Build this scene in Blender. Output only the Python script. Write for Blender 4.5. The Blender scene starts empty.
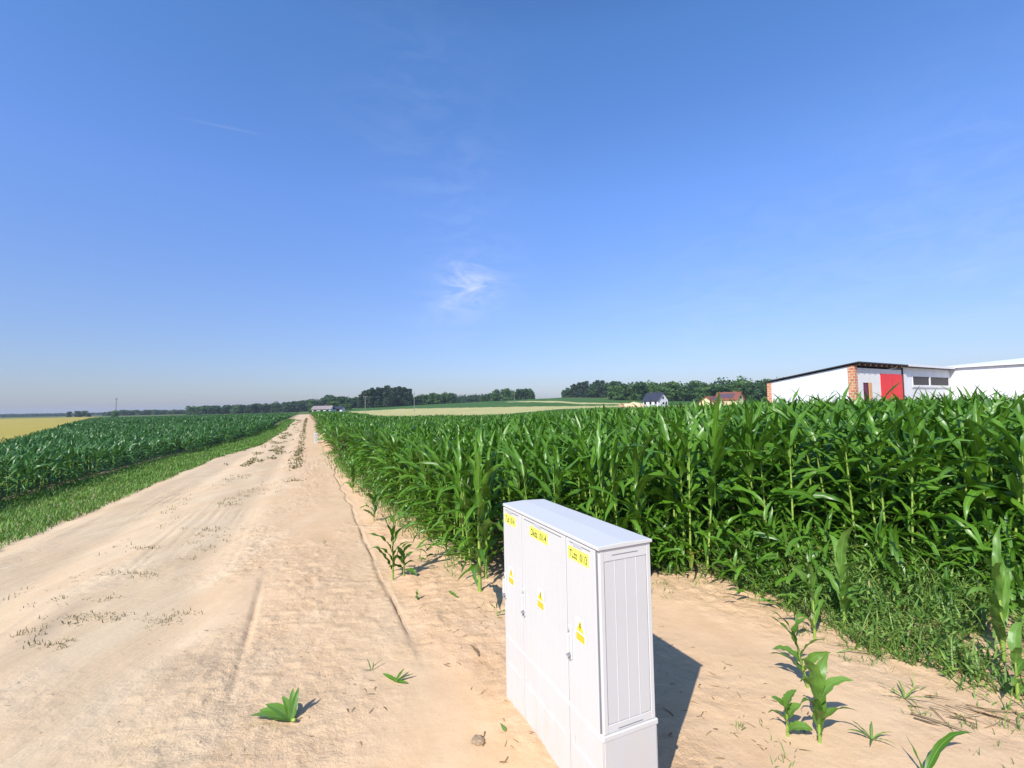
import bpy, math, random
import numpy as np
from mathutils import Matrix, Vector

R = math.radians
scene = bpy.context.scene
COL = scene.collection

# ------------------------------------------------------------------ camera, sky, sun, exposure
EYE = 1.75
FPX = 468.0
cam_d = bpy.data.cameras.new('camera')
cam = bpy.data.objects.new('camera', cam_d)
COL.objects.link(cam)
cam_d.sensor_width = 36.0
cam_d.lens = 36.0 * FPX / 1024.0
cam_d.clip_start = 0.05
cam_d.clip_end = 9000.0
PITCH = R(2.78)
ROLL = R(1.09)
cam.matrix_world = Matrix.Translation((0, 0, EYE)) @ Matrix.Rotation(R(90) + PITCH, 4, 'X') @ Matrix.Rotation(-ROLL, 4, 'Z')
scene.camera = cam

SUN_EL = 42.0
SUN_AZ = -150.3      # clockwise from +Y
world = bpy.data.worlds.new('World')
scene.world = world
world.use_nodes = True
wn = world.node_tree.nodes
wl = world.node_tree.links
wn.clear()
sky = wn.new('ShaderNodeTexSky')
sky.sky_type = 'NISHITA'
sky.sun_disc = False
sky.sun_elevation = R(SUN_EL)
sky.sun_rotation = R(SUN_AZ)
sky.altitude = 150
sky.air_density = 1.0
sky.dust_density = 0.6
sky.ozone_density = 2.6
bg = wn.new('ShaderNodeBackground')
bg.inputs['Strength'].default_value = 0.15
wo = wn.new('ShaderNodeOutputWorld')


def wmath(op, a, b=None, c=None):
    n = wn.new('ShaderNodeMath')
    n.operation = op
    for i, v in enumerate((a, b, c)):
        if v is None:
            continue
        if isinstance(v, (int, float)):
            n.inputs[i].default_value = v
        else:
            wl.new(v, n.inputs[i])
    return n.outputs[0]


def cloud_mask():
    """thin cirrus: soft patches of sky direction broken up by stretched noise"""
    tc = wn.new('ShaderNodeTexCoord')
    mp = wn.new('ShaderNodeMapping')
    mp.inputs['Rotation'].default_value = (0, R(20), R(10))
    mp.inputs['Scale'].default_value = (7, 7, 22)
    wl.new(tc.outputs['Generated'], mp.inputs['Vector'])
    n1 = wn.new('ShaderNodeTexNoise')
    n1.inputs['Scale'].default_value = 1.3
    n1.inputs['Detail'].default_value = 10
    n1.inputs['Roughness'].default_value = 0.66
    n1.inputs['Distortion'].default_value = 1.1
    wl.new(mp.outputs[0], n1.inputs['Vector'])
    nz = wmath('MAXIMUM', wmath('MULTIPLY_ADD', n1.outputs['Fac'], 4.2, -1.75), 0.0)

    def blob(d, r0, power):
        v = Vector(d).normalized()
        dp = wn.new('ShaderNodeVectorMath')
        dp.operation = 'DISTANCE'
        wl.new(tc.outputs['Generated'], dp.inputs[0])
        dp.inputs[1].default_value = v
        t = wmath('MAXIMUM', wmath('MULTIPLY_ADD', dp.outputs['Value'], -1.0 / r0, 1.0), 0.0)
        return wmath('MULTIPLY', wmath('POWER', t, 1.6), power)
    def streak(d1, d2, wdt, r0, power):
        a_, b_ = Vector(d1).normalized(), Vector(d2).normalized()
        n_ = a_.cross(b_).normalized()
        dt = wn.new('ShaderNodeVectorMath')
        dt.operation = 'DOT_PRODUCT'
        wl.new(tc.outputs['Generated'], dt.inputs[0])
        dt.inputs[1].default_value = n_
        ln = wmath('MAXIMUM', wmath('MULTIPLY_ADD', wmath('ABSOLUTE', dt.outputs['Value']), -1.0 / wdt, 1.0), 0.0)
        return wmath('MULTIPLY', ln, blob(tuple((a_ + b_) / 2), r0, power))
    trail = streak((-.70, 1, .645), (-.53, 1, .605), .003, .10, .09)
    parts = [blob((-0.098, 1, 0.275), 0.075, 0.36), blob((-0.06, 1, 0.25), 0.085, 0.24), blob((-0.14, 1, 0.22), 0.12, 0.26), blob((-0.05, 1, 0.27), 0.14, 0.20),
             blob((-0.12, 1, 0.45), 0.22, 0.08), blob((-0.20, 1, 0.70), 0.28, 0.05), blob((1.0, 1, 0.30), 0.42, 0.13),
             blob((0.45, 1, 0.16), 0.35, 0.10)]
    s = parts[0]
    for p in parts[1:]:
        s = wmath('ADD', s, p)
    return wmath('MINIMUM', wmath('ADD', trail, wmath('MULTIPLY', s, wmath('ADD', nz, 0.10))), 0.8)


tint = wn.new('ShaderNodeMix')
tint.data_type = 'RGBA'
tint.blend_type = 'MULTIPLY'
tint.inputs['Factor'].default_value = 1.0
wl.new(sky.outputs[0], tint.inputs['A'])
_tc = wn.new('ShaderNodeTexCoord')
_sx = wn.new('ShaderNodeSeparateXYZ')
wl.new(_tc.outputs['Generated'], _sx.inputs[0])
_rp = wn.new('ShaderNodeValToRGB')
_st = [(0.0, (.46, .46, .57)), (.07, (.53, .54, .68)), (.2, (.63, .68, .88)), (.4, (.70, .87, 1.22)), (.63, (.60, .91, 1.25)), (.80, (.36, .58, .86)), (1.0, (.28, .44, .68))]
while len(_rp.color_ramp.elements) < len(_st):
    _rp.color_ramp.elements.new(.5)
for _q, (_p, _c) in zip(_rp.color_ramp.elements, _st):
    _q.position = _p
    _q.color = tuple(v_ / 1.25 for v_ in _c) + (1,)
wl.new(_sx.outputs[2], _rp.inputs[0])
_mu = wn.new('ShaderNodeVectorMath')
_mu.operation = 'SCALE'
_mu.inputs['Scale'].default_value = 1.25
wl.new(_rp.outputs[0], _mu.inputs[0])
wl.new(_mu.outputs[0], tint.inputs['B'])
cm = wn.new('ShaderNodeMix')
cm.data_type = 'RGBA'
wl.new(cloud_mask(), cm.inputs['Factor'])
wl.new(tint.outputs['Result'], cm.inputs['A'])
cm.inputs['B'].default_value = (4.0, 4.4, 5.5, 1)
wl.new(cm.outputs['Result'], bg.inputs['Color'])
wl.new(bg.outputs[0], wo.inputs['Surface'])

sun_d = bpy.data.lights.new('sun', 'SUN')
sun_d.energy = 4.3
sun_d.angle = R(0.53)
sun_d.color = (1.0, 0.95, 0.87)
sun = bpy.data.objects.new('sun', sun_d)
COL.objects.link(sun)
_a, _e = R(SUN_AZ), R(SUN_EL)
sdir = Vector((math.sin(_a) * math.cos(_e), math.cos(_a) * math.cos(_e), math.sin(_e)))
sun.rotation_euler = sdir.to_track_quat('Z', 'Y').to_euler()
sun.location = sdir * 60

vs = scene.view_settings
vs.view_transform = 'Standard'
vs.look = 'None'
vs.gamma = 1.0
vs.use_curve_mapping = False
vs.exposure = 0.40
scene.cycles.max_bounces = 7
scene.cycles.diffuse_bounces = 2
scene.cycles.transmission_bounces = 3
scene.cycles.transparent_max_bounces = 4
scene.cycles.volume_bounces = 0
scene.cycles.use_denoising = True

# ------------------------------------------------------------------ numeric helpers
DU = np.array([-0.399, 0.917])      # along the track
DV = np.array([0.917, 0.399])       # across it, to the right


def sstep(a, b, x):
    t = np.clip((x - a) / (b - a), 0, 1)
    return t * t * (3 - 2 * t)


def hash2(ix, iy, seed):
    h = (ix.astype(np.int64) * 374761393 + iy.astype(np.int64) * 668265263 + seed * 974634777) & 0xFFFFFFFF
    h = ((h ^ (h >> 13)) * 1274126177) & 0xFFFFFFFF
    h = h ^ (h >> 16)
    return (h & 0xFFFF) / 65535.0


def vnoise(x, y, seed=0):
    ix, iy = np.floor(x), np.floor(y)
    fx, fy = x - ix, y - iy
    fx, fy = fx * fx * (3 - 2 * fx), fy * fy * (3 - 2 * fy)
    a, b = hash2(ix, iy, seed), hash2(ix + 1, iy, seed)
    c, d = hash2(ix, iy + 1, seed), hash2(ix + 1, iy + 1, seed)
    return (a + (b - a) * fx) * (1 - fy) + (c + (d - c) * fx) * fy - 0.5


def fbm(x, y, seed=0, octv=4):
    s, a = 0, 1.0
    for k in range(octv):
        s = s + a * vnoise(x * 2 ** k, y * 2 ** k, seed + k * 17)
        a *= 0.5
    return s


def base_h(x, y):
    """height of the land without its small relief"""
    x = np.asarray(x, float)
    y = np.asarray(y, float)
    u = x * DU[0] + y * DU[1]
    r = np.sqrt(x * x + y * y)
    z = -0.012 * (np.clip(u, 0, 28) - 2 * (1 - np.exp(-np.clip(u, 0, 28) / 2)))
    px = 512 + FPX * x / np.maximum(y, 1.0)
    px = np.where(y < 5, np.where(x > 0, 1100, -100), px)
    z = z + 0.0125 * (np.clip(u, 36, 68) - 36) * np.interp(px, [0, 150, 280, 330, 380, 1000], [0, .3, 1, 1, .0, .0])
    z = z - np.interp(px, [300, 345, 400, 480, 560, 640, 900], [0, .5, .95, .95, .5, .1, 0]) * np.exp(-((r - 100) / 45) ** 2)
    A = np.interp(px, [-100, 200, 300, 345, 450, 560, 620, 700, 800, 1100], [0, 0, .3, 3.2, 6.0, 9.6, 8.0, 4.6, 3.5, 3.0])
    z = z + A * sstep(170, 440, r)
    z = z + 0.25 * vnoise(x / 60 + 5, y / 60, 3) * sstep(40, 120, r)
    return z


def loose_f(u, v):
    """1 where the sand is trampled and crumbly, 0 where it is packed or smoothed"""
    return np.clip(0.12 + 1.1 * vnoise(u / 1.3, v / .7, 41) + .35 * vnoise(u / .3, v / .25, 42) + .30 * np.exp(-((v + .1) / .65) ** 2) + (.30 + .25 * sstep(2.6, 3.8, u)) * sstep(.75, 1.2, v) - .30 * (1 - sstep(-1.3, -.6, v)), 0, 1)


def near_h(x, y):
    """ruts, scuffs and clods on the sandy ground near the camera"""
    u = x * DU[0] + y * DU[1]
    v = x * DV[0] + y * DV[1]
    r = np.sqrt(x * x + y * y)
    w = 0.16 * vnoise(u / 2.3, v * 0 + 3.3, 5)
    z = 0.05 * vnoise(u / 1.9, v / 0.9, 7) * 0.5 + 0.020 * vnoise(u / .5, v / .33, 8) * 0.7
    # wheel ruts of the track
    for vc, wd, dp in ((-1.05, .26, -.035), (-2.75, .28, -.045), (-1.9, .34, .028), (-3.55, .25, .035)):
        z = z + dp * np.exp(-((v - vc - w) / wd) ** 2)
    # the groove beside the filled trench, and the crack along its right-hand edge
    g = np.exp(-((v + .46 - .25 * w) / .022) ** 2) * sstep(3.2, 3.7, u) * (1 - sstep(5.6, 6.6, u))
    z = z - 0.016 * g * (0.3 + 1.2 * np.clip(vnoise(u * 3, v * 0, 31) + .5, 0, 1))
    g2 = np.exp(-((v - .74 - .3 * vnoise(u / .7, v * 0 + 1, 12) * .3) / .014) ** 2) * sstep(3.5, 4.0, u)
    z = z - 0.024 * g2 * (.5 + 1.2 * np.clip(vnoise(u * 4, v * 0, 33) + .4, 0, 1))
    z = z + 0.022 * sstep(.78, 1.0, v) * sstep(2.5, 4, u)
    # tyre scuffs parallel to the track
    sc = vnoise(u / 1.4, v / .045, 21) * np.clip(vnoise(u / 2.5, v / .6, 22) * 3, 0, 1)
    z = z + 0.010 * sc * (v < .6) * (v > -3.6)
    # loose trampled sand: clods
    loose = loose_f(u, v)
    c = np.clip(vnoise(x / .085, y / .085, 51) * 2 - .20, 0, 1) * 0.024 + np.clip(-vnoise(x / .12, y / .12, 52) * 2 - .30, 0, 1) * -0.026
    z = z + c * loose
    c2 = np.clip(vnoise(x / .042, y / .042, 53) * 2 - .45, 0, 1) * 0.016
    z = z + c2 * np.clip(loose * 1.4, 0, 1) * (r < 9)
    z = z + 0.010 * fbm(x / .06, y / .06, 61, 3) * (0.12 + 1.1 * loose)
    # sand heaped round the foot of the cabinet
    z = z + 0.030 * np.exp(-(((x - .30) / .75) ** 2 + ((y - 2.45) / .8) ** 2)) * np.clip(vnoise(x / .2, y / .2, 81) + .7, 0, 1)
    return z * (1 - sstep(16, 60, r))


def ground_h(x, y):
    return base_h(x, y) + near_h(np.asarray(x, float), np.asarray(y, float))


def new_mesh(name, verts, faces, mats=(), smooth=False, uv=None, attrs=None, midx=None):
    """faces: (n,k) int array of one polygon size, or a list of such arrays"""
    if not isinstance(faces, list):
        faces = [faces]
    faces = [np.asarray(f, np.int32) for f in faces if len(f)]
    verts = np.asarray(verts, np.float32)
    me = bpy.data.meshes.new(name)
    me.vertices.add(len(verts))
    me.vertices.foreach_set('co', verts.ravel())
    loops = np.concatenate([f.ravel() for f in faces])
    tot = np.concatenate([np.full(len(f), f.shape[1], np.int32) for f in faces])
    start = np.concatenate([[0], np.cumsum(tot)[:-1]]).astype(np.int32)
    me.loops.add(len(loops))
    me.loops.foreach_set('vertex_index', loops)
    me.polygons.add(len(tot))
    me.polygons.foreach_set('loop_start', start)
    me.polygons.foreach_set('loop_total', tot)
    if midx is not None:
        me.polygons.foreach_set('material_index', np.asarray(midx, np.int32))
    me.update(calc_edges=True)
    if smooth:
        me.polygons.foreach_set('use_smooth', np.ones(len(tot), bool))
    if uv is not None:
        l = me.uv_layers.new(name='UVMap')
        l.data.foreach_set('uv', np.asarray(uv, np.float32)[loops].ravel())
    for k, a in (attrs or {}).items():
        at = me.attributes.new(k, 'FLOAT', 'POINT')
        at.data.foreach_set('value', np.asarray(a, np.float32))
    for m in mats:
        me.materials.append(m)
    me.validate()
    return me


def link(name, me, parent=None, loc=None, rot=None):
    o = bpy.data.objects.new(name, me)
    COL.objects.link(o)
    if parent is not None:
        o.parent = parent
    if loc is not None:
        o.location = loc
    if rot is not None:
        o.rotation_euler = rot
    return o


def tag(o, label=None, cat=None, group=None, kind=None):
    if label: o['label'] = label
    if cat: o['category'] = cat
    if group: o['group'] = group
    if kind: o['kind'] = kind
    return o


def empty(name, loc, rz=0.0, label=None, cat=None, group=None):
    o = bpy.data.objects.new(name, None)
    COL.objects.link(o)
    o.empty_display_size = .2
    o.location = loc
    o.rotation_euler = (0, 0, rz)
    return tag(o, label, cat, group)


class MB:
    """collects boxes, tubes and prisms into one mesh"""
    def __init__(s):
        s.v, s.f = [], []

    def add(s, vs_, fs):
        b = len(s.v)
        s.v += [tuple(p) for p in vs_]
        s.f += [tuple(i + b for i in f) for f in fs]
        return s

    def box(s, x0, x1, y0, y1, z0, z1):
        return s.add([(x0, y0, z0), (x1, y0, z0), (x1, y1, z0), (x0, y1, z0), (x0, y0, z1), (x1, y0, z1), (x1, y1, z1), (x0, y1, z1)],
                     [(0, 3, 2, 1), (4, 5, 6, 7), (0, 1, 5, 4), (1, 2, 6, 5), (2, 3, 7, 6), (3, 0, 4, 7)])

    def prism(s, poly, axis, a, b):
        """polygon in the two other axes extruded along axis from a to b"""
        def P(p, t):
            return {'x': (t, p[0], p[1]), 'y': (p[0], t, p[1]), 'z': (p[0], p[1], t)}[axis]
        n = len(poly)
        return s.add([P(p, a) for p in poly] + [P(p, b) for p in poly],
                     [tuple(range(n))[::-1], tuple(range(n, 2 * n))] + [(i, (i + 1) % n, n + (i + 1) % n, n + i) for i in range(n)])

    def tube(s, pts, rad, n=8):
        pts = [Vector(p) for p in pts]
        if not isinstance(rad, (list, tuple)):
            rad = [rad] * len(pts)
        rings = []
        for i, p in enumerate(pts):
            t = (pts[min(i + 1, len(pts) - 1)] - pts[max(i - 1, 0)]).normalized()
            a = t.cross(Vector((0, 0, 1)) if abs(t.z) < .9 else Vector((1, 0, 0))).normalized()
            b = t.cross(a)
            rings.append([p + (a * math.cos(q) + b * math.sin(q)) * rad[i] for q in [2 * math.pi * k / n for k in range(n)]])
        fs = []
        for i in range(len(pts) - 1):
            for k in range(n):
                fs.append((i * n + k, i * n + (k + 1) % n, (i + 1) * n + (k + 1) % n, (i + 1) * n + k))
        fs += [tuple(range(n))[::-1], tuple((len(pts) - 1) * n + k for k in range(n))]
        return s.add([p for r_ in rings for p in r_], fs)

    def build(s, name, mat, parent=None, bevel=0, loc=None, rot=None, smooth=False):
        me = bpy.data.meshes.new(name)
        me.from_pydata(s.v, [], s.f)
        import bmesh
        bm = bmesh.new()
        bm.from_mesh(me)
        bmesh.ops.recalc_face_normals(bm, faces=bm.faces)
        bm.to_mesh(me)
        bm.free()
        if smooth:
            for p in me.polygons:
                p.use_smooth = True
        me.materials.append(mat)
        o = link(name, me, parent, loc, rot)
        if bevel:
            m = o.modifiers.new('bevel', 'BEVEL')
            m.width = bevel
            m.segments = 2
            m.limit_method = 'ANGLE'
        return o


# ------------------------------------------------------------------ materials
class MT:
    def __init__(s, name):
        s.m = bpy.data.materials.new(name)
        s.m.use_nodes = True
        s.n = s.m.node_tree.nodes
        s.l = s.m.node_tree.links
        s.b = s.n['Principled BSDF']
        s.out = s.n['Material Output']

    def set(s, **k):
        for a, b in k.items():
            s.b.inputs[a.replace('_', ' ')].default_value = b
        return s

    def math(s, op, a, b=None, c=None, clamp=False):
        n = s.n.new('ShaderNodeMath')
        n.operation = op
        n.use_clamp = clamp
        for i, v in enumerate((a, b, c)):
            if v is None: continue
            if isinstance(v, (int, float)): n.inputs[i].default_value = v
            else: s.l.new(v, n.inputs[i])
        return n.outputs[0]

    def pos(s, scale=(1, 1, 1), obj=False, rz=0):
        mp = s.n.new('ShaderNodeMapping')
        mp.inputs['Scale'].default_value = scale
        mp.inputs['Rotation'].default_value = (0, 0, rz)
        if obj:
            s.l.new(s.n.new('ShaderNodeTexCoord').outputs['Object'], mp.inputs[0])
        else:
            s.l.new(s.n.new('ShaderNodeNewGeometry').outputs['Position'], mp.inputs[0])
        return mp.outputs[0]

    def noise(s, vec, scale, detail=4, rough=.55, dist=0):
        n = s.n.new('ShaderNodeTexNoise')
        n.inputs['Scale'].default_value = scale
        n.inputs['Detail'].default_value = detail
        n.inputs['Roughness'].default_value = rough
        n.inputs['Distortion'].default_value = dist
        s.l.new(vec, n.inputs['Vector'])
        return n.outputs['Fac']

    def ramp(s, fac, stops):
        n = s.n.new('ShaderNodeValToRGB')
        e = n.color_ramp.elements
        while len(e) < len(stops): e.new(.5)
        for q, (p, c) in zip(e, stops):
            q.position = p
            q.color = (*c, 1) if len(c) == 3 else c
        s.l.new(fac, n.inputs[0])
        return n.outputs[0]

    def mix(s, f, a, b, blend='MIX'):
        n = s.n.new('ShaderNodeMix')
        n.data_type = 'RGBA'
        n.blend_type = blend
        for k, v in (('Factor', f), ('A', a), ('B', b)):
            if isinstance(v, tuple): n.inputs[k].default_value = (*v, 1)
            elif isinstance(v, (int, float)): n.inputs[k].default_value = v
            else: s.l.new(v, n.inputs[k])
        return n.outputs['Result']

    def attr(s, name):
        n = s.n.new('ShaderNodeAttribute')
        n.attribute_name = name
        return n.outputs['Fac']

    def color(s, c):
        s.l.new(c, s.b.inputs['Base Color'])
        return s

    def bump(s, h, strength=.3, dist=.02):
        n = s.n.new('ShaderNodeBump')
        n.inputs['Strength'].default_value = strength
        n.inputs['Distance'].default_value = dist
        s.l.new(h, n.inputs['Height'])
        s.l.new(n.outputs[0], s.b.inputs['Normal'])
        return s


def plain(name, c, rough=.6, var=.12, scale=6, metal=0, spec=.4, obj=True):
    t = MT(name)
    n = t.noise(t.pos(obj=obj), scale, 5)
    t.color(t.mix(t.ramp(n, [(.3, (0, 0, 0)), (.7, (1, 1, 1))]), tuple(q * (1 - var) for q in c), tuple(min(1, q * (1 + var)) for q in c)))
    t.set(Roughness=rough, Metallic=metal)
    t.b.inputs['Specular IOR Level'].default_value = spec
    return t.m


def sand_material():
    t = MT('sand')
    p = t.pos()
    ps = t.pos((1, .12, 1), rz=-R(23.5))
    big = t.noise(p, .55, 5, .6)
    mid = t.noise(p, 3.5, 6, .65)
    fine = t.noise(p, 62, 7, .75)
    streak = t.noise(ps, 3.0, 5, .6)
    orange = t.attr('orange')
    pale = t.mix(t.ramp(streak, [(.3, (0, 0, 0)), (.7, (1, 1, 1))]), (.60, .44, .265), (.70, .55, .36))
    warm = t.mix(t.ramp(mid, [(.3, (0, 0, 0)), (.7, (1, 1, 1))]), (.635, .405, .22), (.73, .49, .295))
    f = t.math('ADD', orange, t.math('MULTIPLY_ADD', big, 1.2, -.6), clamp=True)
    c = t.mix(f, pale, warm)
    c = t.mix(t.ramp(fine, [(.31, (.36, .36, .36)), (.43, (0, 0, 0))]), c, (.36, .25, .16))
    speck = t.noise(p, 160, 3, .7)
    c = t.mix(t.ramp(speck, [(.27, (.6, .6, .6)), (.36, (0, 0, 0))]), c, (.2, .13, .08))
    damp_dark = t.math('MULTIPLY', t.attr('damp_dark'), t.ramp(mid, [(.25, (.5, .5, .5)), (.6, (1, 1, 1))]), clamp=True)
    c = t.mix(damp_dark, c, (.36, .27, .18))
    c = t.mix(t.attr('soil'), c, (.20, .145, .09))
    t.color(c).set(Roughness=.95)
    t.b.inputs['Specular IOR Level'].default_value = .1
    vz = t.n.new('ShaderNodeTexVoronoi')
    vz.inputs['Scale'].default_value = 22
    t.l.new(p, vz.inputs['Vector'])
    h = t.math('ADD', t.math('MULTIPLY', mid, .8), t.math('ADD', t.math('MULTIPLY', fine, .3), t.math('MULTIPLY', vz.outputs['Distance'], .12)))
    h = t.math('ADD', h, t.math('MULTIPLY', t.noise(p, 14, 5, .6), .45))
    h = t.math('ADD', t.math('MULTIPLY', h, t.math('MULTIPLY_ADD', t.attr('loose'), .85, .15)), t.math('MULTIPLY', t.math('MULTIPLY', t.noise(ps, 9, 5, .65), .34), t.attr('packed')))
    t.bump(h, .95, .035)
    return t.m


def leaf_material(name, dark, light, trans, yellow=(.30, .27, .06), rough=.42, rib=True, hue_var=1.0):
    t = MT(name)
    tint_ = t.attr('tint')
    info = t.n.new('ShaderNodeObjectInfo').outputs['Random']
    tv = t.math('FRACT', t.math('ADD', tint_, t.math('MULTIPLY', info, .37)))
    c = t.mix(tv, dark, light)
    uvn = t.n.new('ShaderNodeUVMap')
    sep = t.n.new('ShaderNodeSeparateXYZ')
    t.l.new(uvn.outputs[0], sep.inputs[0])
    if rib:
        a = t.math('ABSOLUTE', t.math('MULTIPLY_ADD', sep.outputs[0], 2, -1))
        ribf = t.math('LESS_THAN', a, .09)
        vein = t.math('SINE', t.math('MULTIPLY', sep.outputs[0], 70))
        c = t.mix(t.math('MULTIPLY_ADD', vein, .10, .10), c, light)
        c = t.mix(t.math('MULTIPLY', ribf, .6), c, (.22, .34, .12))
        base = t.math('SUBTRACT', 1, t.math('MULTIPLY', sep.outputs[1], 6), clamp=True)
        c = t.mix(t.math('MULTIPLY', base, .55), c, (.19, .30, .07))
    n = t.noise(t.pos(), 9, 4)
    yf = t.math('MULTIPLY', t.math('GREATER_THAN', tint_, .955), t.ramp(n, [(.4, (0, 0, 0)), (.6, (1, 1, 1))]))
    c = t.mix(yf, c, yellow)
    t.color(c).set(Roughness=rough)
    t.b.inputs['Specular IOR Level'].default_value = .42
    tr = t.n.new('ShaderNodeBsdfTranslucent')
    t.l.new(t.mix(.65, c, trans), tr.inputs['Color'])
    mx = t.n.new('ShaderNodeMixShader')
    mx.inputs[0].default_value = .19
    t.l.new(t.b.outputs[0], mx.inputs[1])
    t.l.new(tr.outputs[0], mx.inputs[2])
    t.l.new(mx.outputs[0], t.out.inputs['Surface'])
    return t.m


M = {}
M['sand'] = sand_material()
M['maize'] = leaf_material('maize_leaf', (.030, .098, .006), (.105, .25, .015), (.17, .36, .02), rough=.36)
M['maize_young'] = leaf_material('young_maize_leaf', (.026, .10, .016), (.085, .21, .045), (.13, .30, .04), rough=.40)
M['maize_fresh'] = leaf_material('fresh_maize_leaf', (.075, .18, .020), (.15, .29, .045), (.24, .42, .05))
M['stalk'] = plain('maize_stalk', (.27, .39, .065), .55, .35, 9)
M['grass'] = leaf_material('grass_blade', (.075, .19, .020), (.19, .34, .05), (.18, .34, .05), yellow=(.42, .33, .15), rough=.55, rib=False)
M['weed'] = leaf_material('weed_blade', (.060, .165, .026), (.24, .36, .07), (.15, .33, .05), yellow=(.45, .34, .16), rough=.5, rib=False)
M['dry'] = leaf_material('dry_leaf', (.14, .085, .035), (.42, .30, .15), (.4, .3, .12), rough=.7, rib=False)
M['dull_tuft'] = leaf_material('dull_tuft', (.12, .10, .035), (.24, .22, .09), (.2, .2, .05), rough=.7, rib=False)


def field_mat(name, a, b, scale=.5, row=None, rough=.9):
    t = MT(name)
    p = t.pos((1, .25, 1), rz=-R(23.5))
    n = t.noise(p, scale, 6, .65)
    n2 = t.noise(t.pos(), .03, 4)
    c = t.mix(t.ramp(n, [(.3, (0, 0, 0)), (.7, (1, 1, 1))]), a, b)
    c = t.mix(t.ramp(n2, [(.35, (0, 0, 0)), (.65, (.35, .35, .35))]), c, tuple(q * .8 for q in a))
    t.color(c).set(Roughness=rough)
    t.b.inputs['Specular IOR Level'].default_value = .1
    t.bump(n, .6, .5)
    return t.m


M['wheat'] = field_mat('ripening_wheat', (.36, .29, .06), (.48, .39, .10))
M['wheat_pale'] = field_mat('pale_wheat', (.42, .40, .15), (.54, .48, .22), .2)
M['crop'] = field_mat('green_crop', (.050, .120, .026), (.075, .160, .036), .3)
M['meadow'] = field_mat('meadow', (.09, .14, .035), (.15, .18, .06), .4)
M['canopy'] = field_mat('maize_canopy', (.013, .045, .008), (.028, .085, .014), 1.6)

# ------------------------------------------------------------------ ground sheet
def axis_grid(lo, hi, fine_lo, fine_hi, step, growth):
    a = list(np.arange(fine_lo, fine_hi, step))
    s, x, up = step, a[-1], []
    while x < hi:
        s = min(s * growth, 60); x += s; up.append(x)
    s, x, dn = step, a[0], []
    while x > lo:
        s = min(s * growth, 60); x -= s; dn.append(x)
    return np.array(dn[::-1] + a + up)


def road_left(u):
    return np.interp(u, [-10, 2, 9, 18, 24, 33, 51, 90, 170, 300], [-3.9, -3.8, -3.8, -3.8, -3.55, -2.75, -2.1, -2.2, -3.0, -3.5])


def field_left(u):      # right-hand edge of the field on the left
    return np.interp(u, [-10, 4, 13, 27, 34, 42, 64, 170], [-5.9, -5.9, -5.8, -5.5, -4.9, -3.9, -3.0, -3.8])


def field_right(u):     # left-hand edge of the maize on the right
    return np.interp(u, [-10, 4, 6, 9, 13, 20, 50, 174], [1.60, 1.58, 1.44, 1.26, 1.04, .92, .68, .0])


def wheat_line(x, y):   # >0 on the wheat side (far left)
    ax, ay, bx, by = -24.5, 22.6, -93, 101
    return ((bx - ax) * (y - ay) - (by - ay) * (x - ax)) / math.hypot(bx - ax, by - ay)


def front_y(x):         # near edge of the right-hand maize (the headland)
    return np.interp(x, [-3, 1.6, 2.6, 3.6, 4.6, 9], [4.85, 4.85, 4.75, 4.4, 4.05, 3.0])


ug = axis_grid(-60, 2600, 0.9, 8.0, .022, 1.022)
vg = axis_grid(-2600, 2600, -4.0, 3.6, .022, 1.024)
U, V = np.meshgrid(ug, vg, indexing='ij')
GX = U * DU[0] + V * DV[0]
GY = U * DU[1] + V * DV[1]
GZ = ground_h(GX, GY)
nu, nv = U.shape
idx = np.arange(nu * nv).reshape(nu, nv)
F = np.stack([idx[:-1, :-1], idx[1:, :-1], idx[1:, 1:], idx[:-1, 1:]], -1).reshape(-1, 4)
# orientation: make normals point up
p0, p1, p3 = [np.array([GX.ravel()[F[0, k]], GY.ravel()[F[0, k]]]) for k in (0, 1, 3)]
if (p1 - p0)[0] * (p3 - p0)[1] - (p1 - p0)[1] * (p3 - p0)[0] < 0:
    F = F[:, ::-1]
UC = .25 * (U[:-1, :-1] + U[1:, :-1] + U[1:, 1:] + U[:-1, 1:]).ravel()
VC = .25 * (V[:-1, :-1] + V[1:, :-1] + V[1:, 1:] + V[:-1, 1:]).ravel()
XC = UC * DU[0] + VC * DV[0]
YC = UC * DU[1] + VC * DV[1]
RC = np.hypot(XC, YC)
PX = np.where(YC > 5, 512 + FPX * XC / np.maximum(YC, 5), np.where(XC > 0, 1200, -200))
cls = np.zeros(len(F), int)                                   # 0 bare ground
cls[(VC > road_left(UC)) & (VC < np.interp(UC, [0, 22, 50, 174], [.74, .74, .5, -.3])) & (UC < 230)] = 1       # sand track
far = RC > 20
cls[far & (wheat_line(XC, YC) > 0) & (VC < -5) & (RC < 620)] = 2
cls[far & (RC > 200) & (VC > 1)] = 4
cls[far & (RC > 225) & (VC <= 1) & (cls != 2)] = 5
wj = RC + 8 * fbm(XC / 70, YC / 70, 91, 3)
cls[far & (RC > 112) & (VC > 1) & (PX > 330) & (PX < 640) & (cls == 0)] = 4
cls[(VC > 0) & (PX > 340) & (PX < 740) & (wj > np.interp(PX, [340, 345, 400, 480, 560, 640], [270, 180, 112, 112, 215, 235])) & (wj < np.interp(PX, [338, 350, 400, 480, 560, 640, 740], [205, 268, 296, 264, 246, 250, 258]))] = 3
cls[(PX > 505) & (PX < 640) & (wj > np.interp(PX, [505, 520, 580, 640], [345, 325, 272, 262])) & (wj < np.interp(PX, [505, 520, 580, 640], [352, 350, 292, 280]))] = 3
cls[(PX > 545) & (PX < 612) & (wj > 396) & (wj < 430)] = 3
cls[(PX > 458) & (PX < 476) & (wj > 440) & (wj < 520)] = 3
cls[(RC > 620) & (cls != 5)] = 5
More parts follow.
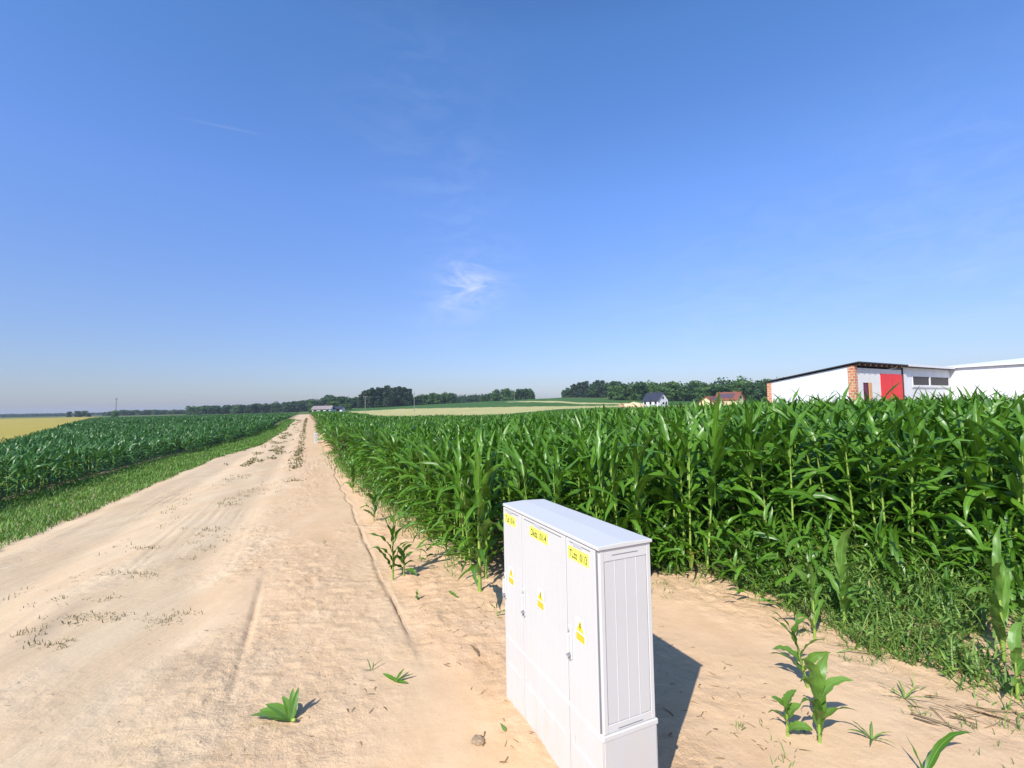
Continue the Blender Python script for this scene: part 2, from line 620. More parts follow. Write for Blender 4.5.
GV = np.stack([GX, GY, GZ], -1).reshape(-1, 3)
uu, vv = U.ravel(), V.ravel()
orange = np.clip(.15 + .45 * np.exp(-((vv - .15) / .95) ** 2) + .6 * sstep(.6, 1, vv) + .35 * np.exp(-((vv + 1.6) / .5) ** 2) * sstep(4, 1.5, uu), 0, 1)
gx, gy = GX.ravel(), GY.ravel()
damp_dark = np.clip(2.2 - 2 * np.hypot((gx + 2.33 + .5 * (gy - 3.4)) / .26, (gy - 3.40) / .33), 0, 1) * .55
damp_dark = np.maximum(damp_dark, .6 * np.clip(1.2 - np.hypot((vv + 2.0) / .16, (uu - 5.3) / 1.2), 0, 1))
damp_dark = np.maximum(damp_dark, .7 * np.exp(-((vv + .46) / .03) ** 2) * sstep(3.2, 3.7, uu) * (1 - sstep(5.6, 6.6, uu)) * np.clip(vnoise(uu * 2, vv * 0, 77) * 2 + .4, 0, 1))  # sand colour darkened along the groove, in broken stretches
damp_dark = np.maximum(damp_dark, .9 * np.exp(-((vv - .74 - .09 * vnoise(uu / .7, vv * 0 + 1, 12)) / .015) ** 2) * sstep(3.1, 3.6, uu))  # thin darker line in the sand colour, following the crack
inf = (vv > field_right(uu) + .25) & (gy > front_y(gx) + .1)
inl = (vv < field_left(uu) - .1)
soil = np.where(inf | inl, .55, 0.0)
loose_a = loose_f(uu, vv)
packed_a = 1 - sstep(-.9, -.3, vv)
FIELD = [('ground', [M['sand']], 0), ('sand_track', [M['sand']], 1), ('wheat_field', [M['wheat']], 2), ('pale_wheat_field', [M['wheat_pale']], 3),
         ('green_field', [M['crop']], 4), ('meadow', [M['meadow']], 5)]
for nm, mats, k in FIELD:
    f = F[cls == k]
    used, inv = np.unique(f, return_inverse=True)
    me = new_mesh(nm, GV[used], inv.reshape(-1, 4), mats, smooth=True, attrs={'orange': orange[used], 'damp_dark': damp_dark[used], 'soil': soil[used], 'loose': loose_a[used], 'packed': packed_a[used]})
    tag(link(nm, me), kind='structure')


def gz(x, y):
    return float(ground_h(np.array([x], float), np.array([y], float))[0])


def on_ground(px, py):
    """the spot on the land seen at a pixel of the photograph"""
    q = cam.matrix_world.to_3x3() @ Vector(((px - 512) / FPX, (384 - py) / FPX, -1))
    t = 1.0
    while t < 900:
        p = Vector((0, 0, EYE)) + q * t
        if p.z < gz(p.x, p.y):
            break
        t *= 1.004
    return p.x, p.y


# ------------------------------------------------------------------ leaves, stalks, plants (all vectorised)
def ribbons(base, az, th0, droop, L, w, rng, S=8, W=4, fold=.35, wave=.10, twist=.8, bend=.7, prof='maize', tint=None):
    N = len(az)
    s = np.linspace(0, 1, S + 1)
    th = th0[:, None] + droop[:, None] * s[None] ** 1.5
    azs = az[:, None] + (rng.uniform(-1, 1, N) * bend)[:, None] * s[None] ** 2
    tm, am = .5 * (th[:, 1:] + th[:, :-1]), .5 * (azs[:, 1:] + azs[:, :-1])
    ds = (L / S)[:, None]
    dx, dy, dz = np.sin(tm) * np.cos(am) * ds, np.sin(tm) * np.sin(am) * ds, np.cos(tm) * ds
    z0 = np.zeros((N, 1))
    C = np.stack([np.hstack([z0, np.cumsum(q, 1)]) for q in (dx, dy, dz)], -1) + base[:, None, :]
    lat = np.stack([-np.sin(azs), np.cos(azs), 0 * azs], -1)
    nor = np.stack([-np.cos(th) * np.cos(azs), -np.cos(th) * np.sin(azs), np.sin(th)], -1)
    tw = (rng.normal(0, twist, N))[:, None] * s[None] ** 1.3
    l2 = lat * np.cos(tw)[..., None] + nor * np.sin(tw)[..., None]
    n2 = -lat * np.sin(tw)[..., None] + nor * np.cos(tw)[..., None]
    if prof == 'maize':
        pr = np.minimum(1, .45 + 2.4 * s) * np.clip(1 - s ** 2.6, 0, 1) ** .8
    else:
        pr = np.clip(1 - s ** 2, 0, 1) ** .8 * .85 + .12
    pr[-1] = .03
    hw = .5 * w[:, None] * pr[None]
    a = np.linspace(-1, 1, W + 1)
    ph = rng.uniform(0, 6.28, (N, 1))
    fr = rng.uniform(2.0, 4.5, (N, 1))
    wv = np.stack([wave * np.sin(6.283 * fr * s[None] + ph), wave * np.sin(6.283 * fr * 1.13 * s[None] + ph * 1.7)], 0) * L[None, :, None] * .35
    off = np.where((a > 0)[None, None, :], wv[1][:, :, None], wv[0][:, :, None]) * np.abs(a)[None, None] ** 1.5 * pr[None, :, None] * (s[None, :, None] > 0)
    P = C[:, :, None, :] + (a[None, None, :] * hw[..., None])[..., None] * l2[:, :, None, :] \
        + (np.abs(a)[None, None, :] * hw[..., None] * fold * (1 - .5 * s)[None, :, None] + off * .5)[..., None] * n2[:, :, None, :]
    nvp = (S + 1) * (W + 1)
    q = np.arange(nvp).reshape(S + 1, W + 1)
    f = np.stack([q[:-1, :-1], q[:-1, 1:], q[1:, 1:], q[1:, :-1]], -1).reshape(-1, 4)
    faces = (np.arange(N)[:, None, None] * nvp + f[None]).reshape(-1, 4)
    uv = np.stack(np.broadcast_arrays(((a + 1) / 2)[None, None, :], s[None, :, None], np.zeros((N, 1, 1)))[:2], -1)
    uv = np.broadcast_to(uv, (N, S + 1, W + 1, 2)).reshape(-1, 2)
    if tint is None:
        tint = rng.uniform(0, 1, N)
    return P.reshape(-1, 3), faces, uv, np.repeat(tint, nvp)


def stalks(P, H, rng, frac=.74, r0=.012, n=6, lean=.05):
    N = len(H)
    lv = np.array([0, .1, .25, .45, .7, 1.0])
    rr = np.array([1.25, 1.0, .95, .85, .7, .35]) * r0
    ln = rng.normal(0, lean, (N, 2)) * H[:, None]
    ang = np.arange(n) * 2 * math.pi / n
    X = P[:, None, None, 0] + ln[:, None, None, 0] * lv[None, :, None] + (rr[:, None] * np.cos(ang))[None]
    Y = P[:, None, None, 1] + ln[:, None, None, 1] * lv[None, :, None] + (rr[:, None] * np.sin(ang))[None]
    Z = P[:, None, None, 2] - .03 + (H[:, None] * frac)[:, None, :].transpose(0, 2, 1) * lv[None, :, None] + 0 * ang[None, None]
    V_ = np.stack(np.broadcast_arrays(X, Y, Z), -1).reshape(-1, 3)
    k = len(lv)
    q = np.arange(k * n).reshape(k, n)
    q2 = np.roll(q, -1, 1)
    f = np.stack([q[:-1], q2[:-1], q2[1:], q[1:]], -1).reshape(-1, 4)
    return V_, (np.arange(N)[:, None, None] * (k * n) + f[None]).reshape(-1, 4), ln


def maize(P, H, rng, n=13, S=8, W=4, low=0.0, wid=.078, lean=None, upright=1.0, wave=.15):
    """leaves of N plants standing at P (N,3) with heights H (N,)"""
    N = len(H)
    j = np.arange(n) / (n - 1.0)
    j = low + (1 - low) * j
    J = np.broadcast_to(j, (N, n)) + rng.normal(0, .015, (N, n))
    plane = rng.uniform(0, 2 * math.pi, (N, 1))
    az = plane + math.pi * np.arange(n)[None] + rng.normal(0, .38, (N, n))
    hz = H[:, None] * (.07 + .64 * np.clip(J, 0, 1) ** 1.05)
    th0 = (np.interp(J, [0, .5, .85, 1], [62, 40, 24, 13]) + rng.normal(0, 9, (N, n))) * math.pi / 180 * upright
    dr = (np.interp(J, [0, .35, .7, 1], [66, 104, 86, 48]) * rng.uniform(.35, 1.35, (N, n))) * math.pi / 180
    L = H[:, None] * np.interp(J, [0, .3, .6, .85, 1], [.35, .47, .48, .42, .31]) * rng.uniform(.85, 1.15, (N, n))
    w = wid * np.interp(J, [0, .3, .7, 1], [.55, .9, 1.05, .7]) * rng.uniform(.85, 1.15, (N, n))
    base = np.repeat(P[:, None, :], n, 1).copy()
    base[..., 2] += hz
    if lean is not None:
        base[..., :2] += lean[:, None, :] * (hz / (H[:, None] * .74))[..., None]
    tint = np.clip(rng.uniform(0, .95, (N, 1)) * .5 + rng.uniform(0, .95, (N, n)) * .5 + np.where((J < .15) & (rng.random((N, n)) < .25), .5, 0), 0, 1)
    return ribbons(base.reshape(-1, 3), az.ravel(), th0.ravel(), dr.ravel(), L.ravel(), w.ravel(), rng, S, W, tint=tint.ravel(), wave=wave)


def join(parts):
    vs_, fs, us, ts, ms, b = [], [], [], [], [], 0
    for k, p in parts:
        v, f = p[0], p[1]
        vs_.append(v)
        fs.append(f + b)
        us.append(p[2] if len(p) > 2 else np.tile([.2, .5], (len(v), 1)))
        ts.append(p[3] if len(p) > 3 else np.full(len(v), .5))
        ms.append(np.full(len(f), k))
        b += len(v)
    return np.concatenate(vs_), np.concatenate(fs), np.concatenate(us), np.concatenate(ts), np.concatenate(ms)


def stuff(name, parts, mats, label, cat):
    v, f, u, t, m = join(parts)
    me = new_mesh(name, v, f, mats, smooth=True, uv=u, attrs={'tint': t}, midx=m)
    return tag(link(name, me), label, cat, kind='stuff')


def z_of(XY):
    return ground_h(XY[:, 0], XY[:, 1])


rng = np.random.default_rng(11)


def rows(u0, u1, v0, v1, dv, du, r_, jit=.03):
    vs_ = np.arange(v0, v1, dv)
    us = np.arange(u0, u1, du)
    UU, VV = np.meshgrid(us, vs_, indexing='ij')
    UU = UU + r_.uniform(-du * .35, du * .35, UU.shape)
    VV = VV + r_.normal(0, jit, VV.shape)
    UU, VV = UU.ravel(), VV.ravel()
    return np.stack([UU * DU[0] + VV * DV[0], UU * DU[1] + VV * DV[1]], -1), UU, VV


def in_view(XY, m=70):
    px = 512 + FPX * XY[:, 0] / np.maximum(XY[:, 1], .5)
    return (XY[:, 1] > 1) & (px > -m - 500 / np.maximum(XY[:, 1], 1)) & (px < 1024 + m + 900 / np.maximum(XY[:, 1], 1))


# ---- plants as individuals
def plant_source(H, seed, mat, n=15, S=10, W=4, wid=.078, upright=1.0, wave=.16):
    r_ = np.random.default_rng(seed)
    P = np.zeros((1, 3))
    sv, sf, ln = stalks(P, np.array([H]), r_)
    lv, lf, lu, lt = maize(P, np.array([H]), r_, n=n, S=S, W=W, wid=wid, lean=ln, upright=upright, wave=wave)
    sm = new_mesh('stalk', sv, sf, [M['stalk']], smooth=True)
    lm = new_mesh('foliage', lv, lf, [mat], smooth=True, uv=lu, attrs={'tint': lt})
    return sm, lm


def plant(src, name, x, y, scale, rz, label, group, tilt=0.0, sink=0.0, cat='maize plant'):
    o = empty(name, (x, y, gz(x, y) - sink), rz, label, cat, group)
    o.rotation_euler = (tilt, 0, rz)
    o.scale = (scale, scale, scale)
    link('stalk', src[0], o)
    link('foliage', src[1], o)
    return o


# the maize on the right
XY, UU, VV = rows(-4, 48, .93, 75, .70, .138, rng, .05)
k = (VV > field_right(UU) + .02) & (XY[:, 1] > front_y(XY[:, 0])) & in_view(XY)
XY, UU, VV = XY[k], UU[k], VV[k]
dist = np.hypot(XY[:, 0], XY[:, 1])
hcol = np.interp(XY[:, 0], [-8, -1, 1.5, 4.0, 9, 30], [1.32, 1.42, 1.60, 1.78, 1.80, 1.78])
hgt = hcol * (1 + .06 * vnoise(XY[:, 0] / 2.5, XY[:, 1] / 2.5, 201) * 2) * rng.normal(1, .04, len(XY))
edge = np.minimum(VV - field_right(UU), XY[:, 1] - front_y(XY[:, 0]))
score = dist + 2.2 * np.clip(edge, 0, 9)
order = np.argsort(score)
near = order[:205]
rest = np.setdiff1d(np.arange(len(XY)), near)
srcs = [plant_source(1.7, 300 + i, M['maize']) for i in range(12)]
for i in near:
    x, y = XY[i]
    if VV[i] - field_right(UU[i]) < .6 and y > 5.4:
        lb, gr = 'maize plant in the outer row facing the sandy track, leaves hanging over the sand', 'maize plants along the track'
    elif y - front_y(x) < .8 and x < 1.7:
        lb, gr = 'tall dark green maize plant at the field front directly behind the white cabinet', 'maize plants behind the cabinet'
    elif y - front_y(x) < .8:
        lb, gr = 'tall maize plant rising behind the weeds at the right-hand field front', 'maize plants behind the weeds'
    else:
        lb, gr = 'dense dark green maize plant inside the tall field right of the track', 'maize plants inside the tall field'
    s_ = hgt[i] / 1.7
    plant(srcs[int(rng.integers(12))], 'maize_plant', x, y, s_, rng.uniform(0, 6.28), lb, gr)
P3 = np.column_stack([XY, z_of(XY)])
parts = []
d = dist[rest]
for lo, hi, kw, keep in ((0, 11, dict(n=12, S=7, W=2), 1), (11, 20, dict(n=9, S=5, W=2, low=.25, wid=.09), .95), (20, 48, dict(n=7, S=4, W=2, low=.45, wid=.11), .62)):
    q = rest[(d >= lo) & (d < hi)]
    q = q[rng.random(len(q)) < keep]
    if lo == 0:
        sv, sf, ln = stalks(P3[q], hgt[q], rng, n=5)
        parts.append((1, (sv, sf)))
    parts.append((0, maize(P3[q], hgt[q], rng, **kw)))


def far_maize(u0, u1, v0, v1, dens, ok, H, wid, mat_n, n=6):
    A = (u1 - u0) * (v1 - v0)
    N = int(A * dens)
    uu_, vv_ = rng.uniform(u0, u1, N), rng.uniform(v0, v1, N)
    xy = np.stack([uu_ * DU[0] + vv_ * DV[0], uu_ * DU[1] + vv_ * DV[1]], -1)
    kk = ok(xy, uu_, vv_) & in_view(xy, 60)
    xy = xy[kk]
    h = H * (1 + .05 * fbm(xy[:, 0] / 6, xy[:, 1] / 6, 205, 3)) * rng.normal(1, .05, len(xy))
    return (0, maize(np.column_stack([xy, z_of(xy)]), h, rng, n=n, S=3, W=1, low=.55, wid=wid, wave=0))


def right_field(lo, hi):
    return lambda xy, u, v: (v > field_right(u)) & (np.hypot(xy[:, 0], xy[:, 1]) > lo) & (np.hypot(xy[:, 0], xy[:, 1]) < hi) & (u > 0) & (barn_free(xy)) & field_end(xy)


def field_end(xy):    # the maize stops short of the wheat strip; it runs on only beside the track
    px = 512 + FPX * xy[:, 0] / np.maximum(xy[:, 1], 1)
    return np.hypot(xy[:, 0], xy[:, 1]) < np.interp(px, [330, 350, 380, 560, 700, 800], [190, 150, 112, 112, 150, 190])


def barn_free(xy):   # the farmyard is not planted
    a = (xy[:, 0] - 30.8) * .86 + (xy[:, 1] - 42) * .5
    b = -(xy[:, 0] - 30.8) * .5 + (xy[:, 1] - 42) * .86
    return ~((a > -6) & (b > -9))


kb = barn_free(XY)
parts.append(far_maize(20, 100, .8, 110, 2.6, right_field(46, 85), 1.5, .14, 0))
parts.append(far_maize(60, 200, .8, 200, .9, right_field(85, 190), 1.5, .24, 0))


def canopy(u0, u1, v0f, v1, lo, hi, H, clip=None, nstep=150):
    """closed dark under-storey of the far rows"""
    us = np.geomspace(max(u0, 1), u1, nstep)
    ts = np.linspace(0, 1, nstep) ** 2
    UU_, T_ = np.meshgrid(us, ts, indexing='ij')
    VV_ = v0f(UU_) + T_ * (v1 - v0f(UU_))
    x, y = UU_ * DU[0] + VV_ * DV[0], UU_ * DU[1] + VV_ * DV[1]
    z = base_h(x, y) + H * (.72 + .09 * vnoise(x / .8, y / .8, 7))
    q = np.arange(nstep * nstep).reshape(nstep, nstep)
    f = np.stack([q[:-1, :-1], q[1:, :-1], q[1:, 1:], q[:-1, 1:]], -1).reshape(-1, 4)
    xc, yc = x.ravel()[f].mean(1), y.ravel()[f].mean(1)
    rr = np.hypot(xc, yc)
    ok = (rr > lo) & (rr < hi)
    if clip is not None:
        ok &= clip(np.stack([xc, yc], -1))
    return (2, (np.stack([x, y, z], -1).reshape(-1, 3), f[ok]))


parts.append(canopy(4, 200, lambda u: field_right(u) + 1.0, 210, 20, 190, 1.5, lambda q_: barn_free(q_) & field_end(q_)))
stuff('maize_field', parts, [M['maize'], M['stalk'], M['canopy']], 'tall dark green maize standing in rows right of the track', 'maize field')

# the shorter maize on the left
XY, UU, VV = rows(-2, 60, -70, -3, .62, .17, rng)
k = (VV < field_left(UU) - .1) & (wheat_line(XY[:, 0], XY[:, 1]) < 0) & in_view(XY, 40)
XY, UU, VV = XY[k], UU[k], VV[k]
dist = np.hypot(XY[:, 0], XY[:, 1])
hgt = 1.0 * rng.normal(1, .05, len(XY)) * (1 + .12 * vnoise(XY[:, 0] / 3, XY[:, 1] / 3, 207))
score = dist + 3.0 * np.clip(field_left(UU) - VV, 0, 9)
order = np.argsort(score)
near = order[:80]
rest = np.setdiff1d(np.arange(len(XY)), near)
srcs_l = [plant_source(1.15, 340 + i, M['maize_young'], n=11, S=6, W=2, wid=.072, upright=1.15) for i in range(8)]
for i in near:
    plant(srcs_l[int(rng.integers(8))], 'young_maize_plant', XY[i, 0], XY[i, 1], hgt[i] / 1.15, rng.uniform(0, 6.28),
          'waist-high bluish green maize plant in the rows beyond the grass verge left of the track', 'shorter maize plants left of the track', cat='maize plant')
P3 = np.column_stack([XY, z_of(XY)])
parts = []
d = dist[rest]
for lo, hi, kw, keep in ((0, 18, dict(n=11, S=5, W=2, wid=.072, upright=1.15), 1), (18, 32, dict(n=8, S=4, W=1, low=.3, wid=.075, upright=1.15, wave=.03), 1), (32, 62, dict(n=7, S=3, W=1, low=.5, wid=.09, upright=1.2, wave=0), .9)):
    q = rest[(d >= lo) & (d < hi)]
    e_ = (field_left(UU[q]) - VV[q]) < 1.3            # the outer rows keep their low leaves
    parts.append((0, maize(P3[q[e_]], hgt[q[e_]], rng, **{**kw, 'low': 0, 'n': 9})))
    q = q[~e_]
    q = q[rng.random(len(q)) < keep]
    parts.append((0, maize(P3[q], hgt[q], rng, **kw)))


def left_field(lo, hi):
    return lambda xy, u, v: (v < field_left(u)) & (np.hypot(xy[:, 0], xy[:, 1]) > lo) & (np.hypot(xy[:, 0], xy[:, 1]) < hi) & (wheat_line(xy[:, 0], xy[:, 1]) < 0)


parts.append(far_maize(40, 230, -170, -3, 1.3, left_field(60, 225), 1.0, .17, 0))
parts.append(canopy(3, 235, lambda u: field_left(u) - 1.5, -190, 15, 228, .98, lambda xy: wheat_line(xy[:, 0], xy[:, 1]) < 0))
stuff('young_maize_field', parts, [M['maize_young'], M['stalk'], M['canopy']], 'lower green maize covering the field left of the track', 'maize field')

# ------------------------------------------------------------------ grasses
def blades(xy, L, w, rng_, th=.35, droop=1.0, S=3, tint=None):
    N = len(xy)
    base = np.column_stack([xy, z_of(xy) - .01])
    return (0, ribbons(base, rng_.uniform(0, 6.28, N), np.abs(rng_.normal(0, th, N)), rng_.uniform(.2, 1.2, N) * droop, L, w, rng_, S, 1, fold=0, wave=0, twist=.5, prof='grass', tint=tint))


N = 90000
u_ = 3 + (rng.random(N) ** 1.7) * 90
v_ = road_left(u_) + (field_left(u_) - .35 - road_left(u_)) * rng.random(N) + rng.normal(0, .06, N)
ed = np.clip((road_left(u_) - v_ + .1) / .25, 0, 1)
dens = fbm(u_ / 1.3, v_ / .7, 301, 3) + ed * .9 - .35
bare = np.exp(-((v_ - field_left(u_) - .25) / .22) ** 2) * .8 * (u_ < 12)      # strip of bare sand at the foot of the maize
kk = (dens + rng.normal(0, .1, N) > 0) & (rng.random(N) > bare * 1.1)
u_, v_ = u_[kk], v_[kk]
xy = np.stack([u_ * DU[0] + v_ * DV[0], u_ * DU[1] + v_ * DV[1]], -1)
r_ = np.hypot(xy[:, 0], xy[:, 1])
L_ = (.085 + .07 * rng.random(len(xy))) * (1 + .5 * fbm(u_ / 1.1, v_ / .8, 303, 2)) * np.interp(r_, [8, 60], [1, 1.6])
stuff('grass_verge', [blades(xy, L_, np.interp(r_, [6, 12, 30, 90], [.010, .016, .035, .09]), rng)], [M['grass']], 'bright green grass verge between the sandy track and the left-hand maize', 'grass')

# weeds at the foot of the right-hand maize
parts = []
N = 60000
x_ = rng.uniform(-1.5, 6.2, N)
dep = rng.random(N) ** .8
# foot of the weeds: follows the sand edge seen on the ground
edge_y = np.interp(x_, [-1.5, .6, 1.45, 1.76, 1.93, 2.16, 2.27, 2.45, 2.7, 3.6, 6.2], [5.2, 5.05, 4.94, 4.81, 4.52, 4.23, 3.84, 3.2, 2.7, 2.2, 1.9])
y_ = edge_y + dep * (front_y(x_) + .9 - edge_y)
dd = (y_ - edge_y)
dd = dd + .25 * fbm(x_ / .35, y_ / .35, 309, 2)
kk = (1.5 * fbm(x_ / .28, y_ / .28, 311, 3) + np.clip(dd / .7, 0, .46) - .34 + rng.normal(0, .16, N) > 0) & (x_ > .75 - .2 * rng.random(N))
x_, y_, dd = x_[kk], y_[kk], dd[kk]
xy = np.stack([x_, y_], -1)
r_ = np.hypot(x_, y_)
L_ = (.08 + .26 * rng.random(len(xy)) ** 1.8) * (1 + 1.0 * fbm(x_ / .3, y_ / .3, 313, 2)) * np.interp(dd, [0, .3, 1.2], [.55, .85, 1.25])
tt = rng.uniform(0, .97, len(xy)) + np.where(rng.random(len(xy)) < .04, .1, 0)
parts.append(blades(xy, L_, np.interp(r_, [2.5, 4, 7], [.0075, .010, .014]), rng, th=.6, droop=1.7, S=4, tint=np.clip(tt, 0, 1)))
# broad-leaved stems among them
N = 1500
sel = rng.integers(0, len(xy), N)
sx = xy[sel] + rng.normal(0, .03, (N, 2))
hs = rng.uniform(.12, .42, N) * np.interp(dd[sel], [0, .3, 1.2], [.5, .8, 1.1])
base = np.repeat(np.column_stack([sx, z_of(sx)])[:, None, :], 8, 1)
base[..., 2] += hs[:, None] * np.linspace(.15, 1, 8)[None]
NN = N * 8
parts.append((0, ribbons(base.reshape(-1, 3), rng.uniform(0, 6.28, NN), rng.uniform(.5, 1.3, NN), rng.uniform(.3, 1.0, NN), rng.uniform(.04, .10, NN), rng.uniform(.010, .019, NN), rng, 3, 2, fold=.2, wave=.02, prof='grass')))
# stunted maize shoots crowding the foot of the field
N = 230
tx = rng.uniform(.6, 6.2, N)
ty = front_y(tx) + np.where(tx < 1.9, .22, -.12) + rng.normal(0, .12, N) * np.where(tx < 1.9, 1, 2.4)
tp = np.column_stack([tx, ty])
parts.append((1, maize(np.column_stack([tp, z_of(tp)]), rng.uniform(.30, .85, N), rng, n=6, S=6, W=2, wid=.045, upright=.9)))
N = 260
u_ = rng.uniform(4.8, 20, N)
v_ = field_right(u_) + rng.normal(.28, .16, N)
tp = np.stack([u_ * DU[0] + v_ * DV[0], u_ * DU[1] + v_ * DV[1]], -1)
parts.append((1, maize(np.column_stack([tp, z_of(tp)]), rng.uniform(.25, .7, N), rng, n=6, S=5, W=2, wid=.045, upright=1.0)))
# grass under the left-hand edge of the maize
N = 7000
u_ = rng.uniform(4.5, 24, N) ; v_ = field_right(u_) + rng.normal(.30, .20, N)
kk = (fbm(u_ / .6, v_ / .6, 321, 3) > -.12) & (u_ > 4.7)
u_, v_ = u_[kk], v_[kk]
xy2 = np.stack([u_ * DU[0] + v_ * DV[0], u_ * DU[1] + v_ * DV[1]], -1)
parts.append(blades(xy2, rng.uniform(.08, .24, len(xy2)), np.interp(u_, [4, 24], [.009, .03]), rng, th=.5, droop=1.2))
stuff('weeds', parts, [M['weed'], M['maize']], 'tangled bright weeds and grass along the foot of the tall maize', 'weeds')

# sparse seedlings and dry litter on the sand: nobody could count them
def tufts(cs, nb, L, w, spread, th=.9):
    cs = np.asarray(cs)
    N = len(cs) * nb
    xy_ = np.repeat(cs, nb, 0) + rng.normal(0, spread, (N, 2))
    return blades(xy_, rng.uniform(.5, 1.2, N) * L, np.full(N, w), rng, th=th, droop=.8)


cs = []
while len(cs) < 230:
    x, y = rng.uniform(.55, 3.6), rng.uniform(1.7, 4.7)
    e = np.interp(x, [-1.5, .6, 1.45, 1.76, 1.93, 2.16, 2.27, 2.45, 2.7, 3.6, 6.2], [5.2, 5.05, 4.94, 4.81, 4.52, 4.23, 3.84, 3.2, 2.7, 2.2, 1.9])
    if y < e + .1 and vnoise(np.array([x * 1.6]), np.array([y * 1.6]), 5)[0] + (y - e) * .22 > -.35 and not (.2 < x < .8 and y < 2.6):
        cs.append((x, y))
parts = [tufts(cs[:120], 5, .055, .0045, .012), tufts(cs[120:], 7, .09, .005, .02, 1.1)]
stuff('grass_seedlings', parts, [M['weed']], 'sparse thin grass seedlings scattered over the sand right of the cabinet', 'grass')

cs, cb = [], []
for _ in range(5200):
    u, v = 2.5 + rng.random() ** 1.6 * 95, rng.normal(-1.75, .5)
    m = vnoise(np.array([u / 1.6]), np.array([v / .35]), 401)[0]
    if abs(v + 1.75) < 1.7 and m > .20 + .06 * (u < 7):
        cs.append((u * DU[0] + v * DV[0], u * DU[1] + v * DV[1]))
for _ in range(800):
    u, v = 14 + rng.random() * 110, rng.normal(-.42, .10)
    if vnoise(np.array([u / 2.2]), np.array([.5]), 402)[0] > -.15:
        cb.append((u * DU[0] + v * DV[0], u * DU[1] + v * DV[1]))
for px, py, n_ in ((90, 618, 46), (130, 575, 22), (45, 645, 14), (170, 615, 12), (160, 624, 9), (20, 635, 12), (150, 548, 16), (60, 600, 12), (200, 530, 12), (230, 505, 14), (110, 600, 8)):
    x, y = on_ground(px, py)
    for _ in range(n_):
        cs.append((x + rng.normal(0, .14), y + rng.normal(0, .05)))
cs = np.array(cs)
rr = np.hypot(cs[:, 0], cs[:, 1])
parts = []
for lo, hi, L, w in ((0, 8, .05, .007), (8, 18, .06, .010), (18, 110, .10, .04)):
    c_ = cs[(rr >= lo) & (rr < hi)]
    parts.append(tufts(c_, 9 if hi == 8 else 4, L, w, .035, 1.9 if hi == 8 else 1.2))
parts.append(tufts(cb, 4, .12, .035, .05, .9))
stuff('dry_tufts', parts, [M['dull_tuft']], 'dull olive tufts of trodden grass on the hump of the track', 'grass')

N = 1900
u_ = 1.2 + 9 * rng.random(N) ** 1.3; v_ = rng.uniform(-2.6, 2.6, N)
xy3 = np.stack([u_ * DU[0] + v_ * DV[0], u_ * DU[1] + v_ * DV[1]], -1)
kk = fbm(xy3[:, 0] / .5, xy3[:, 1] / .5, 411, 2) + .35 * (v_ > .8) + .15 * (v_ > -.7) > .30
xy3 = xy3[kk]
b3 = np.column_stack([xy3, z_of(xy3) + .004])
NN = len(xy3)
parts = [(0, ribbons(b3, rng.uniform(0, 6.28, NN), rng.uniform(1.35, 1.6, NN), rng.uniform(-.1, .25, NN), rng.uniform(.012, .07, NN), rng.uniform(.003, .009, NN), rng, 3, 1, fold=0, wave=.02, prof='grass'))]
# a wisp of straw lying at the edge of the weeds
N = 24
x0, y0 = on_ground(955, 712)
b4 = np.column_stack([rng.normal(x0, .16, N), rng.normal(y0, .07, N)])
b4 = np.column_stack([b4, z_of(b4) + rng.uniform(0, .03, N)])
parts.append((0, ribbons(b4, rng.normal(-.9, .5, N), rng.uniform(1.3, 1.6, N), rng.uniform(-.1, .2, N), rng.uniform(.1, .34, N), rng.uniform(.004, .014, N), rng, 5, 1, fold=0, wave=.04, prof='grass')))
stuff('dry_litter', parts, [M['dry']], 'dry maize leaf scraps and straw lying on the sand', 'litter')

# crumbs of sand: loose grains the size of peas and walnuts
N = 9000
u_ = 1.0 + 8 * rng.random(N) ** 1.5
v_ = rng.uniform(-3.4, 3.2, N)
kk = rng.random(N) < .05 + .9 * loose_f(u_, v_) ** 1.5
u_, v_ = u_[kk], v_[kk]
xy = np.stack([u_ * DU[0] + v_ * DV[0], u_ * DU[1] + v_ * DV[1]], -1)
N = len(xy)
oct_v = np.array([[1, 0, 0], [.5, .87, 0], [-.5, .87, 0], [-1, 0, 0], [-.5, -.87, 0], [.5, -.87, 0], [.45, .25, .6], [-.4, .3, .65], [0, -.5, .55]])
oct_f = np.array([[0, 1, 6], [1, 2, 7], [2, 3, 7], [3, 4, 8], [4, 5, 8], [5, 0, 6], [1, 7, 6], [3, 8, 7], [5, 6, 8], [6, 7, 8]])
sz = .003 + .011 * rng.random(N) ** 3.5
an = rng.uniform(0, 6.28, N)
vv_ = oct_v[None] * (1 + rng.normal(0, .18, (N, 9, 3))) * sz[:, None, None] * np.array([1, 1, .8])
vx = vv_[..., 0] * np.cos(an)[:, None] - vv_[..., 1] * np.sin(an)[:, None]
vy = vv_[..., 0] * np.sin(an)[:, None] + vv_[..., 1] * np.cos(an)[:, None]
vv_ = np.stack([vx + xy[:, 0:1], vy + xy[:, 1:2], vv_[..., 2] + z_of(xy)[:, None] - .001], -1).reshape(-1, 3)
ff_ = (np.arange(N)[:, None, None] * 9 + oct_f[None]).reshape(-1, 3)
oo = np.full(len(vv_), .6)
tag(link('sand_crumbs', new_mesh('sand_crumbs', vv_, ff_, [M['sand']], attrs={'orange': oo, 'damp_dark': np.repeat(np.where(rng.random(N) < .15, .8, .1), 9), 'soil': oo * 0, 'loose': oo})),
    'loose crumbs of sand scattered over the track and trench', 'sand', kind='stuff')

